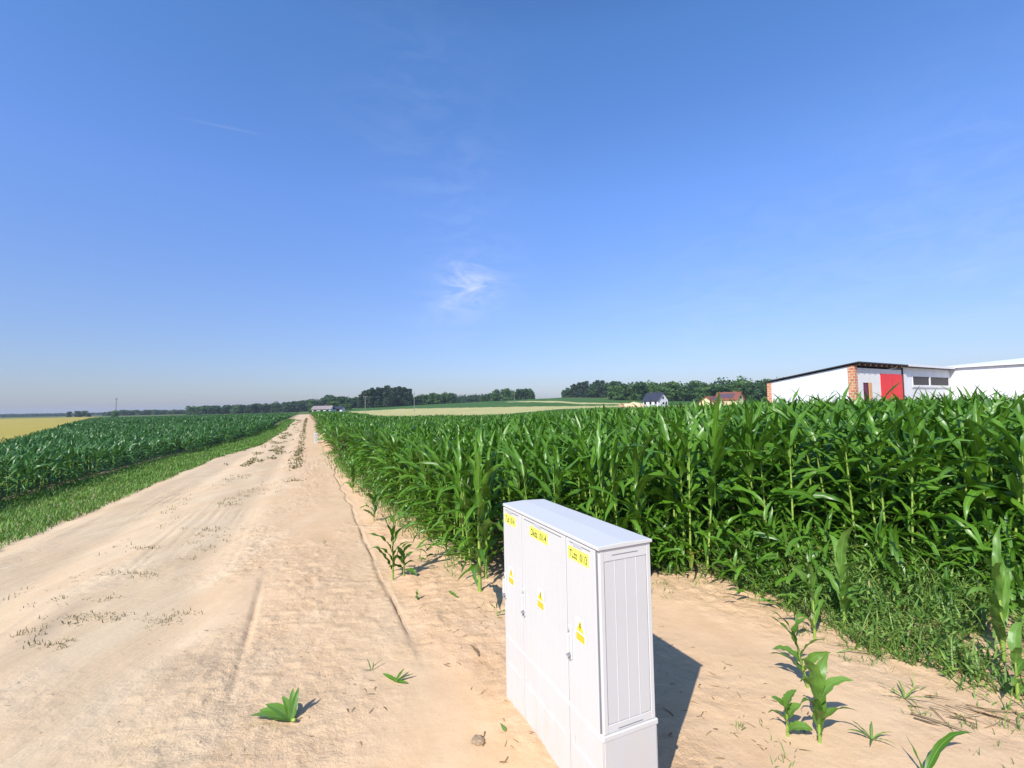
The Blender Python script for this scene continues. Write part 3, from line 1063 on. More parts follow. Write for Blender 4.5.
# ------------------------------------------------------------------ single plants that can be told apart
def leafy_plant(name, px, py, H, seed, label, n=7, wid=.07, upright=.7, mat='maize_fresh', tilt=(0, 0), az=None, r0=.010, stem_frac=.6, group=None):
    """thing > stalk and every leaf a mesh of its own"""
    x, y = on_ground(px, py)
    r2 = np.random.default_rng(seed)
    o = empty(name, (x, y, gz(x, y)), 0, label, 'maize plant', group)
    o.rotation_euler = (tilt[0], tilt[1], 0)
    sv, sf, _ = stalks(np.zeros((1, 3)), np.array([H]), r2, frac=stem_frac, r0=r0, lean=.0)
    link('stalk', new_mesh('stalk', sv, sf, [M['stalk']], smooth=True), o)
    pl = r2.uniform(0, 6.28) if az is None else az
    for j in range(n):
        f = j / (n - 1)
        a = pl + math.pi * j + r2.normal(0, .35)
        th = np.interp(f, [0, 1], [48, 8]) * math.pi / 180 * upright + r2.normal(0, .08)
        v, fc, uv, tn = ribbons(np.array([[0, 0, H * (.10 + (stem_frac - .10) * f)]]), np.array([a]), np.array([th]), np.array([r2.uniform(.7, 2.3) * (1 - .35 * f)]),
                                np.array([H * r2.uniform(.40, .58)]), np.array([wid * .78 * r2.uniform(.7, 1.15)]), r2, 12, 4, wave=.20, twist=.9, tint=np.array([r2.uniform(.1, .9)]))
        link('leaf', new_mesh('leaf', v, fc, [M[mat]], smooth=True, uv=uv, attrs={'tint': tn}), o)
    return o


leafy_plant('maize_seedling', 788, 737, .24, 21, 'smallest lone maize seedling on the right-hand sand, leaves curling out in a low fork', 5, .085, .65, az=.1, r0=.009)
leafy_plant('maize_seedling', 820, 743, .44, 22, 'lone upright maize seedling on the right-hand sand, with a long wavy leaf', 8, .080, .40, az=.3, r0=.009)
leafy_plant('maize_seedling', 808, 688, .50, 23, 'lone maize seedling leaning left, just behind the upright one', 7, .080, .45, tilt=(0, -.22), az=2.6, r0=.009)
leafy_plant('maize_plant', 815, 640, .62, 24, 'short maize plant at the edge of the weeds, left of a similar taller one', 7, .085, .6)
leafy_plant('maize_plant', 845, 632, .78, 25, 'short bright maize plant with a pale stem standing free of the field in the weeds', 8, .095, .6)
leafy_plant('maize_plant', 1004, 662, .85, 26, 'bright yellow-green maize plant in the weeds at the right edge of the photo', 11, .080, .85, r0=.014)
leafy_plant('maize_plant', 1018, 700, .42, 27, 'low maize plant with a browned curled leaf tip at the right edge, above the straw', 5, .07, 1.2)
leafy_plant('maize_plant', 480, 592, 1.46, 28, 'tall maize plant with thick pale stem standing alone left of the cabinet', 12, .085, 1.0, mat='maize', r0=.017, stem_frac=.70)
leafy_plant('maize_plant', 393, 580, .74, 29, 'narrow upright maize plant nearest the camera beside the trench line', 9, .075, .40, mat='maize', r0=.011)
leafy_plant('maize_plant', 404, 577, .34, 30, 'small maize plant with round drooping leaves right of the narrow upright one', 7, .095, 1.1, mat='maize', az=0)
leafy_plant('maize_plant', 374, 522, .62, 31, 'second free-standing maize plant along the trench line, counting from the cabinet end', 9, .085, .6, mat='maize')
leafy_plant('maize_plant', 353, 494, .80, 32, 'third free-standing maize plant along the trench line, just outside the outer row', 9, .09, .7, mat='maize')
leafy_plant('maize_seedling', 325, 547, .11, 33, 'tiny maize sprout alone on the open sand in the middle of the filled trench', 4, .018, .9, r0=.004, az=.2)
leafy_plant('maize_seedling', 417, 600, .10, 34, 'tiny pale-veined sprout left of the cabinet, between the upright plant and the fallen leaf', 5, .03, 1.0, r0=.005)
leafy_plant('maize_seedling', 497, 617, .22, 35, 'broken maize stub with two thin bent leaves, beside the left end of the cabinet', 3, .022, 1.1, mat='maize', r0=.007, stem_frac=.3)


def lying(name, px, py, specs, label, cat, mat='maize_fresh', stem=None):
    """leaves lying on the sand: specs = (azimuth, lift, length, width)"""
    x, y = on_ground(px, py)
    o = empty(name, (x, y, gz(x, y) + .006), 0, label, cat)
    r2 = np.random.default_rng(int(px * 7 + py))
    for az, th, L, w, dr in specs:
        v, fc, uv, tn = ribbons(np.zeros((1, 3)), np.array([az]), np.array([th]), np.array([dr]), np.array([L]), np.array([w]), r2, 10, 4, wave=.10, twist=.3, bend=.3, tint=np.array([r2.uniform(.2, .9)]))
        link('leaf', new_mesh('leaf', v, fc, [M[mat]], smooth=True, uv=uv, attrs={'tint': tn}), o)
    if stem:
        MB().tube([(0, 0, 0), stem], [.011, .008], 7).build('stalk', M['stalk'], o, smooth=True)
    return o


lying('cut_maize_top', 292, 722, [(2.92, 1.40, .22, .095, .08), (3.12, 1.34, .24, .085, .15), (2.75, 1.15, .20, .075, .35), (2.4, .65, .15, .050, .6), (2.0, .42, .16, .050, .4), (1.5, .35, .16, .040, .3)],
      'pulled-up green maize top lying on the sand left of the cabinet, leaves fanned out', 'maize top', stem=(.03, -.03, .02))
lying('maize_leaf_scrap', 396, 683, [(.3, 1.2, .12, .02, .3), (2.6, 1.3, .12, .03, .2), (1.2, 1.0, .10, .02, .5), (5.9, 1.4, .09, .025, .1)], 'small torn bunch of green leaves on the sand, nearer the cabinet than the pulled-up top', 'leaf scrap', 'maize')
lying('maize_leaf_scrap', 371, 672, [(.8, .9, .10, .008, .7), (2.2, .8, .09, .008, .5), (3.4, 1.3, .08, .008, .2)], 'thin curled dark stems left of the torn leaf bunch', 'leaf scrap', 'maize')
lying('fallen_leaf', 455, 597, [(2.2, 1.45, .13, .04, .1), (5.2, 1.4, .08, .03, .1)], 'short wavy green leaf lying on churned sand left of the cabinet', 'leaf')
lying('withered_leaf', 478, 655, [(2.3, 1.1, .10, .022, .4), (4.9, 1.4, .05, .015, .2)], 'brown curled withered leaf on the sand close to the cabinet', 'leaf', 'dry')
lying('yellow_leaf', 505, 733, [(2.0, 1.3, .07, .022, .5)], 'tiny pale yellow leaf in front of the cabinet base', 'leaf', 'maize_fresh')
lying('grass_clump', 872, 742, [(a, .9, .12, .012, .9) for a in (0, .9, 2.0, 2.9, 4.1, 5.2)], 'low spreading grass clump right of the upright seedling', 'grass clump', 'weed')
lying('grass_clump', 905, 700, [(a, 1.0, .15, .012, .8) for a in (.3, 1.1, 2.2, 3.2, 4.4, 5.6)], 'spreading grass clump on the sand just below the weed edge', 'grass clump', 'weed')
lying('fallen_leaf', 925, 779, [(.35, .7, .36, .035, 1.1), (1.9, .3, .16, .015, .5)], 'long arching grey-green leaf at the bottom right corner of the photo', 'leaf', 'maize')

# clod of earth
t_ = MB()
x, y = on_ground(478, 743)
rc = random.Random(5)
import bmesh
bm = bmesh.new()
bmesh.ops.create_icosphere(bm, subdivisions=3, radius=.035)
for v in bm.verts:
    nn = fbm(np.array([v.co.x * 60]), np.array([v.co.y * 60 + v.co.z * 40]), 9, 3)[0]
    v.co *= 1 + .5 * nn
    v.co.z *= .45
me = bpy.data.meshes.new('clod')
bm.to_mesh(me)
bm.free()
me.materials.append(plain('clod_earth', (.33, .24, .15), .95, .3, 60))
tag(link('clod', me, loc=(x, y, gz(x, y) + .008)), 'small crumbly brown clod of earth in front of the cabinet', 'clod')

# ------------------------------------------------------------------ the cable cabinet
def cabinet_white(name, c, dirt=.0):
    t = MT(name)
    p = t.pos(obj=True)
    n = t.noise(p, 3.0, 5)
    col = t.mix(t.ramp(n, [(.35, (0, 0, 0)), (.7, (1, 1, 1))]), c, tuple(q * .965 for q in c))
    sep = t.n.new('ShaderNodeSeparateXYZ')
    t.l.new(p, sep.inputs[0])
    lowf = t.math('MULTIPLY', t.math('SUBTRACT', 1, t.math('MULTIPLY', sep.outputs[2], 1.9), clamp=True), t.ramp(t.noise(t.pos((14, 14, 2.5), obj=True), 1.6, 7, .7), [(.42, (0, 0, 0)), (.75, (1, 1, 1))]))
    col = t.mix(t.math('MULTIPLY', lowf, dirt), col, (.62, .50, .36))
    t.color(col).set(Roughness=.42)
    t.b.inputs['Specular IOR Level'].default_value = .35
    t.bump(t.noise(p, 350, 2), .06, .002)
    return t.m


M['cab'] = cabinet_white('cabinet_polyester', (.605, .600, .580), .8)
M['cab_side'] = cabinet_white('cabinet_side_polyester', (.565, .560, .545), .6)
M['gap'] = plain('joint_gap', (.12, .12, .13), .8)
M['label_yellow'] = plain('label_yellow', (.86, .86, .14), .5, .03)
M['sign_yellow'] = plain('warning_yellow', (.86, .62, .03), .5, .03)
M['sign_orange'] = plain('warning_orange', (.80, .50, .03), .5, .03)
M['ink'] = plain('black_ink', (.03, .03, .03), .6)
M['paper'] = plain('label_white', (.78, .78, .78), .5, .02)
M['grey_plate'] = plain('grey_plate', (.45, .45, .47), .4)
M['steel'] = plain('steel', (.30, .30, .32), .4, .1, 20)
M['seam'] = plain('door_seam', (.22, .22, .24), .8)

CW, CD, CH, CS = 1.027, .2825, 1.135, .366       # width, depth, height under the lid, top of the plinth
corner = Vector((.3454, 2.0048))
ex, ey = Vector((.4049, -.9144)), Vector((.9144, .4049))
mid = corner - ex * (CW / 2) + ey * (CD / 2)
cab = empty('cable_cabinet', (mid.x, mid.y, 0), math.atan2(-.9144, .4049), 'white three-door cable distribution cabinet with yellow number labels standing on the sand', 'electrical cabinet')
x0, x1, y0, y1 = -CW / 2, CW / 2, -CD / 2, CD / 2
# plinth, buried a little
mb = MB()
mb.box(x0 + .004, x1 - .004, y0 + .016, y1 - .006, -.35, CS - .002)
edges = [x0, x0 + .265, x1 - .265, x1]
mb.build('plinth_core', M['gap'], cab).name = 'plinth_core'
for i in range(3):
    a, b = edges[i] + .003, edges[i + 1] - .003
    m_ = MB()
    # panel with a recessed band
    zz = [(-.35, .205), (.245, CS - .008)]
    for z0, z1 in zz:
        m_.box(a, b, y0, y0 + .012, z0, z1)
    m_.box(a, a + .035, y0, y0 + .012, .205, .245)
    m_.box(b - .035, b, y0, y0 + .012, .205, .245)
    m_.box(a + .035, b - .035, y0 + .008, y0 + .012, .205, .245)
    m_.build('plinth_panel', M['cab'], cab, bevel=.0015)
m_ = MB()
m_.box(x1 - .003, x1 + .004, y0 + .010, y1 - .004, -.35, CS - .012)
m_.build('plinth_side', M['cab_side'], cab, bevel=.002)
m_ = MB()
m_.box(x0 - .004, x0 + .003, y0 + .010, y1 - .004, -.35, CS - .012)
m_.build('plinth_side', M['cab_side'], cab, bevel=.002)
m_ = MB()
m_.box(x0, x1, y1 - .005, y1 + .003, -.35, CS - .012)
m_.build('plinth_back', M['cab'], cab, bevel=.002)
# collar between plinth and body
m_ = MB()
m_.box(x0 - .004, x1 + .006, y0 + .004, y1 + .006, CS - .012, CS + .010)
m_.build('collar', M['cab'], cab, bevel=.003)
# body shell
body = MB().box(x0 + .002, x1 - .008, y0 + .012, y1, CS + .010, CH).build('body', M['cab'], cab, bevel=.003)
# ribbed sides
for sgn, xe in ((1, x1 - .008), (-1, x0 + .002)):
    m_ = MB()
    def bx_(ya, yb, za, zb, t0, t1):
        a, b = sorted((xe + sgn * t0, xe + sgn * t1))
        m_.box(a, b, ya, yb, za, zb)
    T = .006
    bx_(y0 + .014, y0 + .034, CS + .012, CH - .002, 0, T)
    bx_(y1 - .022, y1 - .002, CS + .012, CH - .002, 0, T)
    bx_(y0 + .034, y1 - .022, CS + .012, CS + .045, 0, T - .001)
    bx_(y0 + .034, y1 - .022, CH - .052, CH - .002, 0, T - .001)
    n_ = 4
    wv = (y1 - .022 - y0 - .034) / n_
    for q in range(1, n_):
        yc = y0 + .034 + q * wv
        bx_(yc - .0032, yc + .0032, CS + .045, CH - .052, 0, T - .002)
    m_.build('side_frame', M['cab'], cab, bevel=.002)
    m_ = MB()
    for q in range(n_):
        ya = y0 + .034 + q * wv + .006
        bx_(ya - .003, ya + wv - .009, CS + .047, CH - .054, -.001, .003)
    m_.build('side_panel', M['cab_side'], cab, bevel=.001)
    m_ = MB()
    bx_(y0 + .075, y1 - .070, CH - .030, CH - .0265, T - .002, T)
    m_.build('vent_slot', M['seam'], cab)
    m_ = MB()
    bx_(y0 + .085, y1 - .070, CS + .020, CS + .0235, T - .002, T)
    m_.build('vent_slot', M['seam'], cab)
# lid: shallow pitched top with a drip edge
m_ = MB()
ym = (y0 + y1) / 2
m_.prism([(y0 - .001, CH + .001), (y1 + .006, CH + .001), (y1 + .006, CH + .015), (ym, CH + .022), (y0 - .001, CH + .017)], 'x', x0 - .002, x1 + .006)
m_.build('lid', M['cab'], cab, bevel=.003)
for xs_ in (x0 + .265, x1 - .265):
    MB().box(xs_ - .0035, xs_ + .0035, y0 + .004, y0 + .0115, CS + .014, CH - .002).build('door_seam', M['seam'], body)
MB().box(x1 - .0195, x1 - .0165, y0 + .004, y0 + .0115, CS + .014, CH - .002).build('door_seam', M['seam'], body)
# doors
texts = ['TLdz 101/4', 'Dkdz 101/4', 'TLdz 101/3']
lab = [(-.48, -.32, -.445, -.375), (-.130, .075, -.055, .020), (.278, .452, .333, .405)]   # yellow label x range, warning x range
lab = [(x1 - 1.0, x1 - .84, x1 - .953, x1 - .877), (x1 - .65, x1 - .442, x1 - .573, x1 - .498), (x1 - .24, x1 - .066, x1 - .187, x1 - .112)]


def text_part(body_, size_w, size_h, parent, x, z, y, mat, name='lettering'):
    cu = bpy.data.curves.new('lettering', 'FONT')
    cu.body = body_
    cu.size = 1
    cu.offset = .014
    cu.align_x = 'LEFT'
    tmp = bpy.data.objects.new('tmp', cu)
    COL.objects.link(tmp)
    dg = bpy.context.evaluated_depsgraph_get()
    me = bpy.data.meshes.new_from_object(tmp.evaluated_get(dg))
    bpy.data.objects.remove(tmp)
    co = np.zeros(len(me.vertices) * 3)
    me.vertices.foreach_get('co', co)
    co = co.reshape(-1, 3)
    mn, mx = co.min(0), co.max(0)
    X = x + (co[:, 0] - mn[0]) / (mx[0] - mn[0]) * size_w
    Z = z + (co[:, 1] - mn[1]) / (mx[1] - mn[1]) * size_h
    me.vertices.foreach_set('co', np.column_stack([X, np.full(len(X), y), Z]).ravel())
    me.materials.clear()
    me.materials.append(mat)
    me.update()
    return link(name, me, parent)


for i in range(3):
    a, b = edges[i] + .0035, edges[i + 1] - .0035
    if i == 2: b -= .016
    door = MB().box(a, b, y0, y0 + .011, CS + .014, CH - .004).build('door', M['cab'], cab, bevel=.002)
    door['label'] = ['left narrow door of the cabinet', 'wide middle door of the cabinet', 'right narrow door of the cabinet'][i]
    # shallow vertical flutes
    m_ = MB()
    nf = 8 if i == 1 else 4
    for q in range(1, nf):
        xc = a + (b - a) * q / nf
        m_.box(xc - .001, xc + .001, y0 - .0008, y0 + .0002, CS + .02, CH - .145)
    m_.build('flute', M['cab'], door)
    MB().box(a + .035, b - .035, y0 - .0006, y0 + .001, CH - .018, CH - .0145).build('vent_slot', M['gap'], door)
    la, lb_, wa, wb = lab[i]
    pz0, pz1 = 1.106, 1.124
    lc = (la + lb_) / 2 - .005
    pl_ = MB().box(lc - .036, lc + .036, y0 - .001, y0 + .001, pz0 - .001, pz1).build('type_plate', M['grey_plate'], door)
    yl = MB().box(la, lb_, y0 - .0012, y0 + .001, 1.043, 1.100).build('number_label', M['label_yellow'], door)
    # lettering lies 1 mm proud of its yellow label
    text_part(texts[i], (lb_ - la) * .84, .036, door, la + (lb_ - la) * .08, 1.052, y0 - .0016, M['ink'], 'number_lettering')
    # warning sign: white card, yellow triangle with a bolt, orange panel with lines
    MB().box(wa, wb, y0 - .0012, y0 + .001, .694, .800).build('warning_sign', M['paper'], door)
    wc, ww = (wa + wb) / 2, (wb - wa)
    MB().prism([(wc - ww * .42, .739), (wc + ww * .42, .739), (wc, .790)], 'y', y0 - .0018, y0 - .0013).build('warning_triangle', M['sign_yellow'], door)
    MB().prism([(wc - .002, .778), (wc + .006, .778), (wc + .001, .763), (wc + .007, .763), (wc - .003, .744), (wc, .758), (wc - .006, .758)], 'y', y0 - .0024, y0 - .0019).build('bolt_symbol', M['ink'], door)
    MB().box(wa + .003, wb - .003, y0 - .0018, y0 - .0013, .697, .731).build('warning_panel', M['sign_orange'], door)
    m_ = MB()
    m_.box(wa - .001, wb + .001, y0 - .0020, y0 - .0013, .7985, .8005)
    m_.box(wa - .001, wa + .001, y0 - .0020, y0 - .0013, .74, .7985)
    m_.box(wb - .001, wb + .001, y0 - .0020, y0 - .0013, .74, .7985)
    m_.build('sign_edge', M['grey_plate'], door)
    # handle: white escutcheon with pivot and padlock eye
    hx = a + .026 if i else a + .022
    h_ = MB().box(hx - .014, hx + .014, y0 - .008, y0 + .001, .585, .735).build('handle', M['cab'], door, bevel=.004)
    MB().box(hx - .007, hx + .007, y0 - .022, y0 - .007, .615, .700).build('grip', M['cab'], h_, bevel=.003)
    MB().tube([(hx - .002, y0 - .006, .712), (hx - .002, y0 - .013, .712)], .0055, 10).build('pivot', M['steel'], h_)
    MB().box(hx - .007, hx + .012, y0 - .024, y0 - .008, .602, .609).box(hx - .003, hx + .003, y0 - .018, y0 - .008, .584, .616).build('lock_eye', M['steel'], h_)

# a second, distant marker by the track
x, y = on_ground(316, 443)
rp = empty('marker_post', (x, y, gz(x, y)), R(-66), 'small white post with grey band beside the maize, far along the track', 'marker post')
MB().box(-.16, .16, -.11, .11, -.1, .58).build('post', M['cab'], rp, bevel=.02)
MB().box(-.17, .17, -.12, .12, .50, .62).build('cap', M['cab'], rp, bevel=.02)
MB().box(-.163, .163, -.113, .113, .30, .36).build('band', M['grey_plate'], rp)

# ------------------------------------------------------------------ farm buildings on the right
M['panel'] = None
def corrugated(name, c, period=.25, axis='x', dirt=.06):
    t = MT(name)
    p = t.pos(obj=True)
    sep = t.n.new('ShaderNodeSeparateXYZ')
    t.l.new(p, sep.inputs[0])
    w = t.math('SINE', t.math('MULTIPLY', sep.outputs[0 if axis == 'x' else 1], 6.283 / period))
    n = t.noise(t.pos((.6, .6, .15), obj=True), 1.4, 6)
    t.color(t.mix(t.ramp(n, [(.4, (0, 0, 0)), (.75, (1, 1, 1))]), c, tuple(q * (1 - dirt * 2) for q in c))).set(Roughness=.5)
    t.bump(t.math('GREATER_THAN', w, .6), .6, .03)
    return t.m


def brick_mat():
    t = MT('brickwork')
    bt = t.n.new('ShaderNodeTexBrick')
    bt.inputs['Color1'].default_value = (.52, .16, .065, 1)
    bt.inputs['Color2'].default_value = (.62, .27, .12, 1)
    bt.inputs['Mortar'].default_value = (.60, .48, .36, 1)
    bt.inputs['Scale'].default_value = 1
    bt.inputs['Brick Width'].default_value = .42
    bt.inputs['Row Height'].default_value = .25
    bt.inputs['Mortar Size'].default_value = .03
    mp = t.n.new('ShaderNodeMapping')
    mp.inputs['Rotation'].default_value = (R(90), 0, 0)
    sp = t.n.new('ShaderNodeSeparateXYZ')
    cb_ = t.n.new('ShaderNodeCombineXYZ')
    t.l.new(t.n.new('ShaderNodeTexCoord').outputs['Object'], sp.inputs[0])
    t.l.new(t.math('ADD', sp.outputs[0], sp.outputs[1]), cb_.inputs[0])
    t.l.new(sp.outputs[2], cb_.inputs[1])
    t.l.new(cb_.outputs[0], bt.inputs['Vector'])
    t.color(bt.outputs['Color']).set(Roughness=.85)
    return t.m


M['white_sheet'] = corrugated('white_sheet_cladding', (.78, .79, .79), 1.1, 'y')
M['white_front'] = corrugated('white_front_cladding', (.74, .75, .75), .5, 'x')
M['plaster'] = plain('white_plaster', (.76, .75, .71), .85, .06, 1.2)
M['brick'] = brick_mat()
M['dark_roof'] = plain('dark_roof_sheet', (.035, .035, .04), .6, .2, 2)
M['timber'] = plain('weathered_timber', (.16, .10, .06), .8, .3, 3)
M['red_door'] = plain('red_door_paint', (.78, .014, .016), .5, .08, 2)
M['maroon'] = plain('maroon_shutter', (.13, .02, .05), .6, .15, 3)
M['jamb'] = plain('ochre_jamb', (.62, .36, .16), .8, .15, 3)
M['glass'] = plain('dark_glass', (.022, .015, .022), .45, .1, 1, spec=.2)
M['frame'] = plain('white_frame', (.72, .72, .72), .5)
M['light_roof'] = plain('pale_roof_sheet', (.72, .73, .74), .5, .06, .5)

AX, AY = Vector((.86, .51, 0)).normalized(), Vector((-.51, .86, 0)).normalized()
ang = math.atan2(AX.y, AX.x)
gz0 = float(base_h(np.array([38.]), np.array([46.]))[0])
# mono-pitch barn: local x along the front to the right, y to the back
barn = empty('barn', (30.8, 42.0, gz0), ang, 'white barn with sloping dark roof, brick corner pillars and a red door', 'barn')
L1, Db, Hf, Hb = 9.8, 8.1, 5.04 - gz0, 3.82 - gz0


def slope_z(y_): return Hf + (Hb - Hf) * y_ / Db


m_ = MB().prism([(.55, -.5), (Db - .45, -.5), (Db - .45, slope_z(Db - .45) - .12), (.55, slope_z(.55) - .12)], 'x', .05, .25)
m_.build('side_wall', M['white_sheet'], barn)
MB().box(0, .55, 0, .55, -.5, Hf - .15).build('brick_pillar', M['brick'], barn)
MB().box(0, .45, Db - .45, Db, -.5, Hb - .1).build('brick_pillar', M['brick'], barn)
MB().box(.55, 1.65, .05, .25, -.5, Hf - .35).box(1.65, 3.3, .05, .25, -.5, 1.2).box(1.65, 3.3, .05, .25, 3.65, Hf - .35).box(3.3, 5.15, .05, .25, -.5, Hf - .35) \
    .box(5.15, L1, .05, .25, Hf - .80, Hf - .35).build('front_wall', M['plaster'], barn)
w_ = MB().box(1.65, 2.8, .10, .20, 1.2, 3.65).build('window', M['maroon'], barn)
MB().box(2.8, 3.3, .03, .24, 1.2, 3.65).build('window_jamb', M['jamb'], w_)
rd = MB().box(5.2, 9.75, -.02, .12, -.4, Hf - .82).build('door', M['red_door'], barn)
MB().box(7.46, 7.49, -.024, -.018, -.3, Hf - .9).build('door_seam', M['maroon'], rd)
MB().box(L1 - .2, L1, .25, Db, -.5, Hb - .25).box(.25, L1 - .2, Db - .2, Db, -.5, Hb - .2).build('rear_wall', M['plaster'], barn)
rf = MB().prism([(-.45, slope_z(-.45)), (Db + .3, slope_z(Db + .3)), (Db + .3, slope_z(Db + .3) + .09), (-.45, slope_z(-.45) + .09)], 'x', -.2, L1 + .1).build('roof', M['dark_roof'], barn)
for q in range(9):
    xq = .1 + q * 1.08
    MB().prism([(-.4, slope_z(-.4) - .22), (.04, slope_z(.04) - .22), (.04, slope_z(.04) - .005), (-.4, slope_z(-.4) - .005)], 'x', xq, xq + .10).build('rafter_end', M['timber'], rf)

# annex with the strip window
ann = empty('annex', (30.8 + AX.x * (L1 + .2), 42 + AX.y * (L1 + .2), gz0), ang, 'low white flat-roofed annex with a wide strip window, between barn and hall', 'outbuilding')
L2 = 12.5
Ha = 4.98 - gz0
z0, z1, xa, xb = 3.40, 4.50, 2.15, 12.1
MB().box(0, xa, 0, .3, -.5, Ha).box(xb, L2 - .1, 0, .3, -.5, Ha).box(xa, xb, 0, .3, -.5, z0).box(xa, xb, 0, .3, z1, Ha).box(0, .3, .3, 8, -.5, Ha).build('wall', M['white_front'], ann)
wn_ = MB().box(xa, xb, -.04, .05, z0, z0 + .10).box(xa, xb, -.04, .05, z1 - .10, z1).box(xa, xa + .12, -.04, .05, z0 + .1, z1 - .1).box(xb - .12, xb, -.04, .05, z0 + .1, z1 - .1) \
    .box(6.5, 6.75, -.04, .05, z0 + .1, z1 - .1).build('window', M['frame'], ann)
MB().box(xa + .12, xb - .12, .06, .10, z0 + .05, z1 - .05).build('pane', M['glass'], wn_)
MB().box(xa - .15, xb + .15, -.12, -.045, z0 - .14, z0 - .02).build('sill', M['frame'], wn_)
MB().prism([(-.5, Ha + .02), (8, Ha - .1), (8, Ha + .05), (-.5, Ha + .22)], 'x', 0, L2).build('roof', M['dark_roof'], ann)
MB().box(.0, L2, -.56, -.51, Ha + .05, Ha + .28).build('fascia', M['frame'], ann)
MB().box(-.12, 0, -.05, .05, -.5, Ha).build('downpipe', M['dark_roof'], ann)

# long hall coming towards the camera
hx0, hy0 = 30.8 + AX.x * 22.4, 42 + AX.y * 22.4
hall = empty('hall', (hx0, hy0, gz0), ang, 'long white hall with pale low-pitched roof running off the right edge', 'hall')
Hh = 5.15 - gz0
MB().box(0, 12, -26, 1.5, -.5, Hh).build('wall', M['white_sheet'], hall)
hr_ = MB()
ea, eb, rz_ = Hh + .02, Hh + .20, Hh + 1.0
hr_.add([(-.3, 1.8, ea), (12.3, 1.8, ea), (12.3, -26.3, ea), (-.3, -26.3, ea), (-.3, 1.8, eb), (12.3, 1.8, eb), (12.3, -26.3, eb), (-.3, -26.3, eb), (6, -5, rz_), (6, -26.3, rz_)],
        [(0, 1, 2, 3), (0, 1, 5, 4), (1, 2, 6, 5), (3, 0, 4, 7), (4, 5, 8), (4, 8, 9, 7), (5, 6, 9, 8), (2, 3, 7, 9, 6)])
hr_.build('roof', M['light_roof'], hall)
MB().box(-.14, -.02, 1.0, 1.2, -.5, Hh).build('corner_post', M['frame'], hall)

# ------------------------------------------------------------------ distant houses
def house(px, r, w, d, hw_, hr, rz, wall, roof, label, name='house', extra=None, ridge='x', lift=0.0):
    x_ = (px - 512) / FPX
    Y = r / math.hypot(1, x_)
    X = x_ * Y
    z = float(base_h(np.array([X]), np.array([Y]))[0]) + lift
    o = empty(name, (X, Y, z), rz, label, 'house')
    # walls with gables
    MB().prism([(-d / 2, -4), (d / 2, -4), (d / 2, hw_), (0, hw_ + hr), (-d / 2, hw_)], 'x', -w / 2, w / 2).build('wall', wall, o)
    ov = .45
    k_ = hr / (d / 2)
    rf_ = MB().prism([(-d / 2 - ov, hw_ - ov * k_ + .05), (0, hw_ + hr + .05), (d / 2 + ov, hw_ - ov * k_ + .05), (d / 2 + ov, hw_ - ov * k_ + .3), (0, hw_ + hr + .3), (-d / 2 - ov, hw_ - ov * k_ + .3)], 'x', -w / 2 - ov, w / 2 + ov).build('roof', roof, o)
    return o, rf_


def win(o, x, y, z, w, h, face):
    if face == 'f':
        q = MB().box(x - w / 2, x + w / 2, y - .06, y - .01, z, z + h)
        g = MB().box(x - w / 2 + .1, x + w / 2 - .1, y - .08, y - .062, z + .1, z + h - .1)
    else:
        q = MB().box(x + .01, x + .06, y - w / 2, y + w / 2, z, z + h)
        g = MB().box(x + .062, x + .08, y - w / 2 + .1, y + w / 2 - .1, z + .1, z + h - .1)
    f_ = q.build('window', M['frame'], o)
    g.build('pane', M['glass'], f_)


M['tile_red'] = plain('red_roof_tiles', (.22, .075, .045), .8, .15, .8)
M['tile_dark'] = plain('dark_roof_tiles', (.035, .04, .06), .6, .15, .8)
M['tile_pink'] = plain('weathered_roof_tiles', (.30, .25, .235), .8, .15, .8)
M['cream'] = plain('cream_render', (.74, .66, .38), .85, .05, .5)
M['render_w'] = plain('white_render', (.80, .79, .77), .85, .05, .5)
M['solar'] = plain('solar_glass', (.10, .065, .085), .6, .1, 2)

h1, _ = house(655, 205, 7.6, 6.4, 2.7, 3.0, R(-55), M['render_w'], M['tile_dark'], 'white house with steep dark roof beyond the maize', lift=.7)
for z in (.9, 3.1):
    win(h1, 7.6 / 2, 0, z, 1.2, 1.1, 's')
win(h1, 7.6 / 2, 2.0, .9, 1.0, 1.3, 's')
for q in (-2.8, 0, 2.6):
    win(h1, q, -6.4 / 2, 1.0, 1.2, 1.3, 'f')
h2, rf2 = house(729, 200, 8.5, 6.6, 2.9, 2.6, R(-48), M['cream'], M['tile_red'], 'cream house with bright red tiled roof carrying solar panels, near the barn', lift=.3)
win(h2, 8.5 / 2, 0, 3.0, 1.6, 1.3, 's')
win(h2, -2, -3.3, 1.0, 1.2, 1.3, 'f')
k_ = 2.6 / 3.3
MB().prism([(-3.0, 2.9 + .3 * k_ + .34), (-.9, 2.9 + 2.4 * k_ + .34), (-.9, 2.9 + 2.4 * k_ + .42), (-3.0, 2.9 + .3 * k_ + .42)], 'x', -3.2, 2.6).build('solar_panel', M['solar'], rf2)
MB().box(2.0, 2.6, .3, .9, 4.5, 6.2).build('chimney', M['tile_red'], rf2)
h3, rf3 = house(711, 196, 7.5, 6.0, 2.0, 2.1, R(38), M['cream'], M['tile_red'], 'lower cream building with red roof joined to the left of the red-roofed house', lift=.2)
MB().prism([(-2.7, 2.0 + .3 * .7 + .34), (-.8, 2.0 + 2.2 * .7 + .34), (-.8, 2.0 + 2.2 * .7 + .42), (-2.7, 2.0 + .3 * .7 + .42)], 'x', -2.2, 2.4).build('solar_panel', M['solar'], rf3)
win(h3, -2.5, -3.0, .9, 1.2, 1.2, 'f')
h4, rf4 = house(323, 262, 9, 8, 2.6, 1.5, R(8), M['render_w'], M['tile_pink'], 'white bungalow with weathered pinkish roof at the end of the track', lift=-.8)
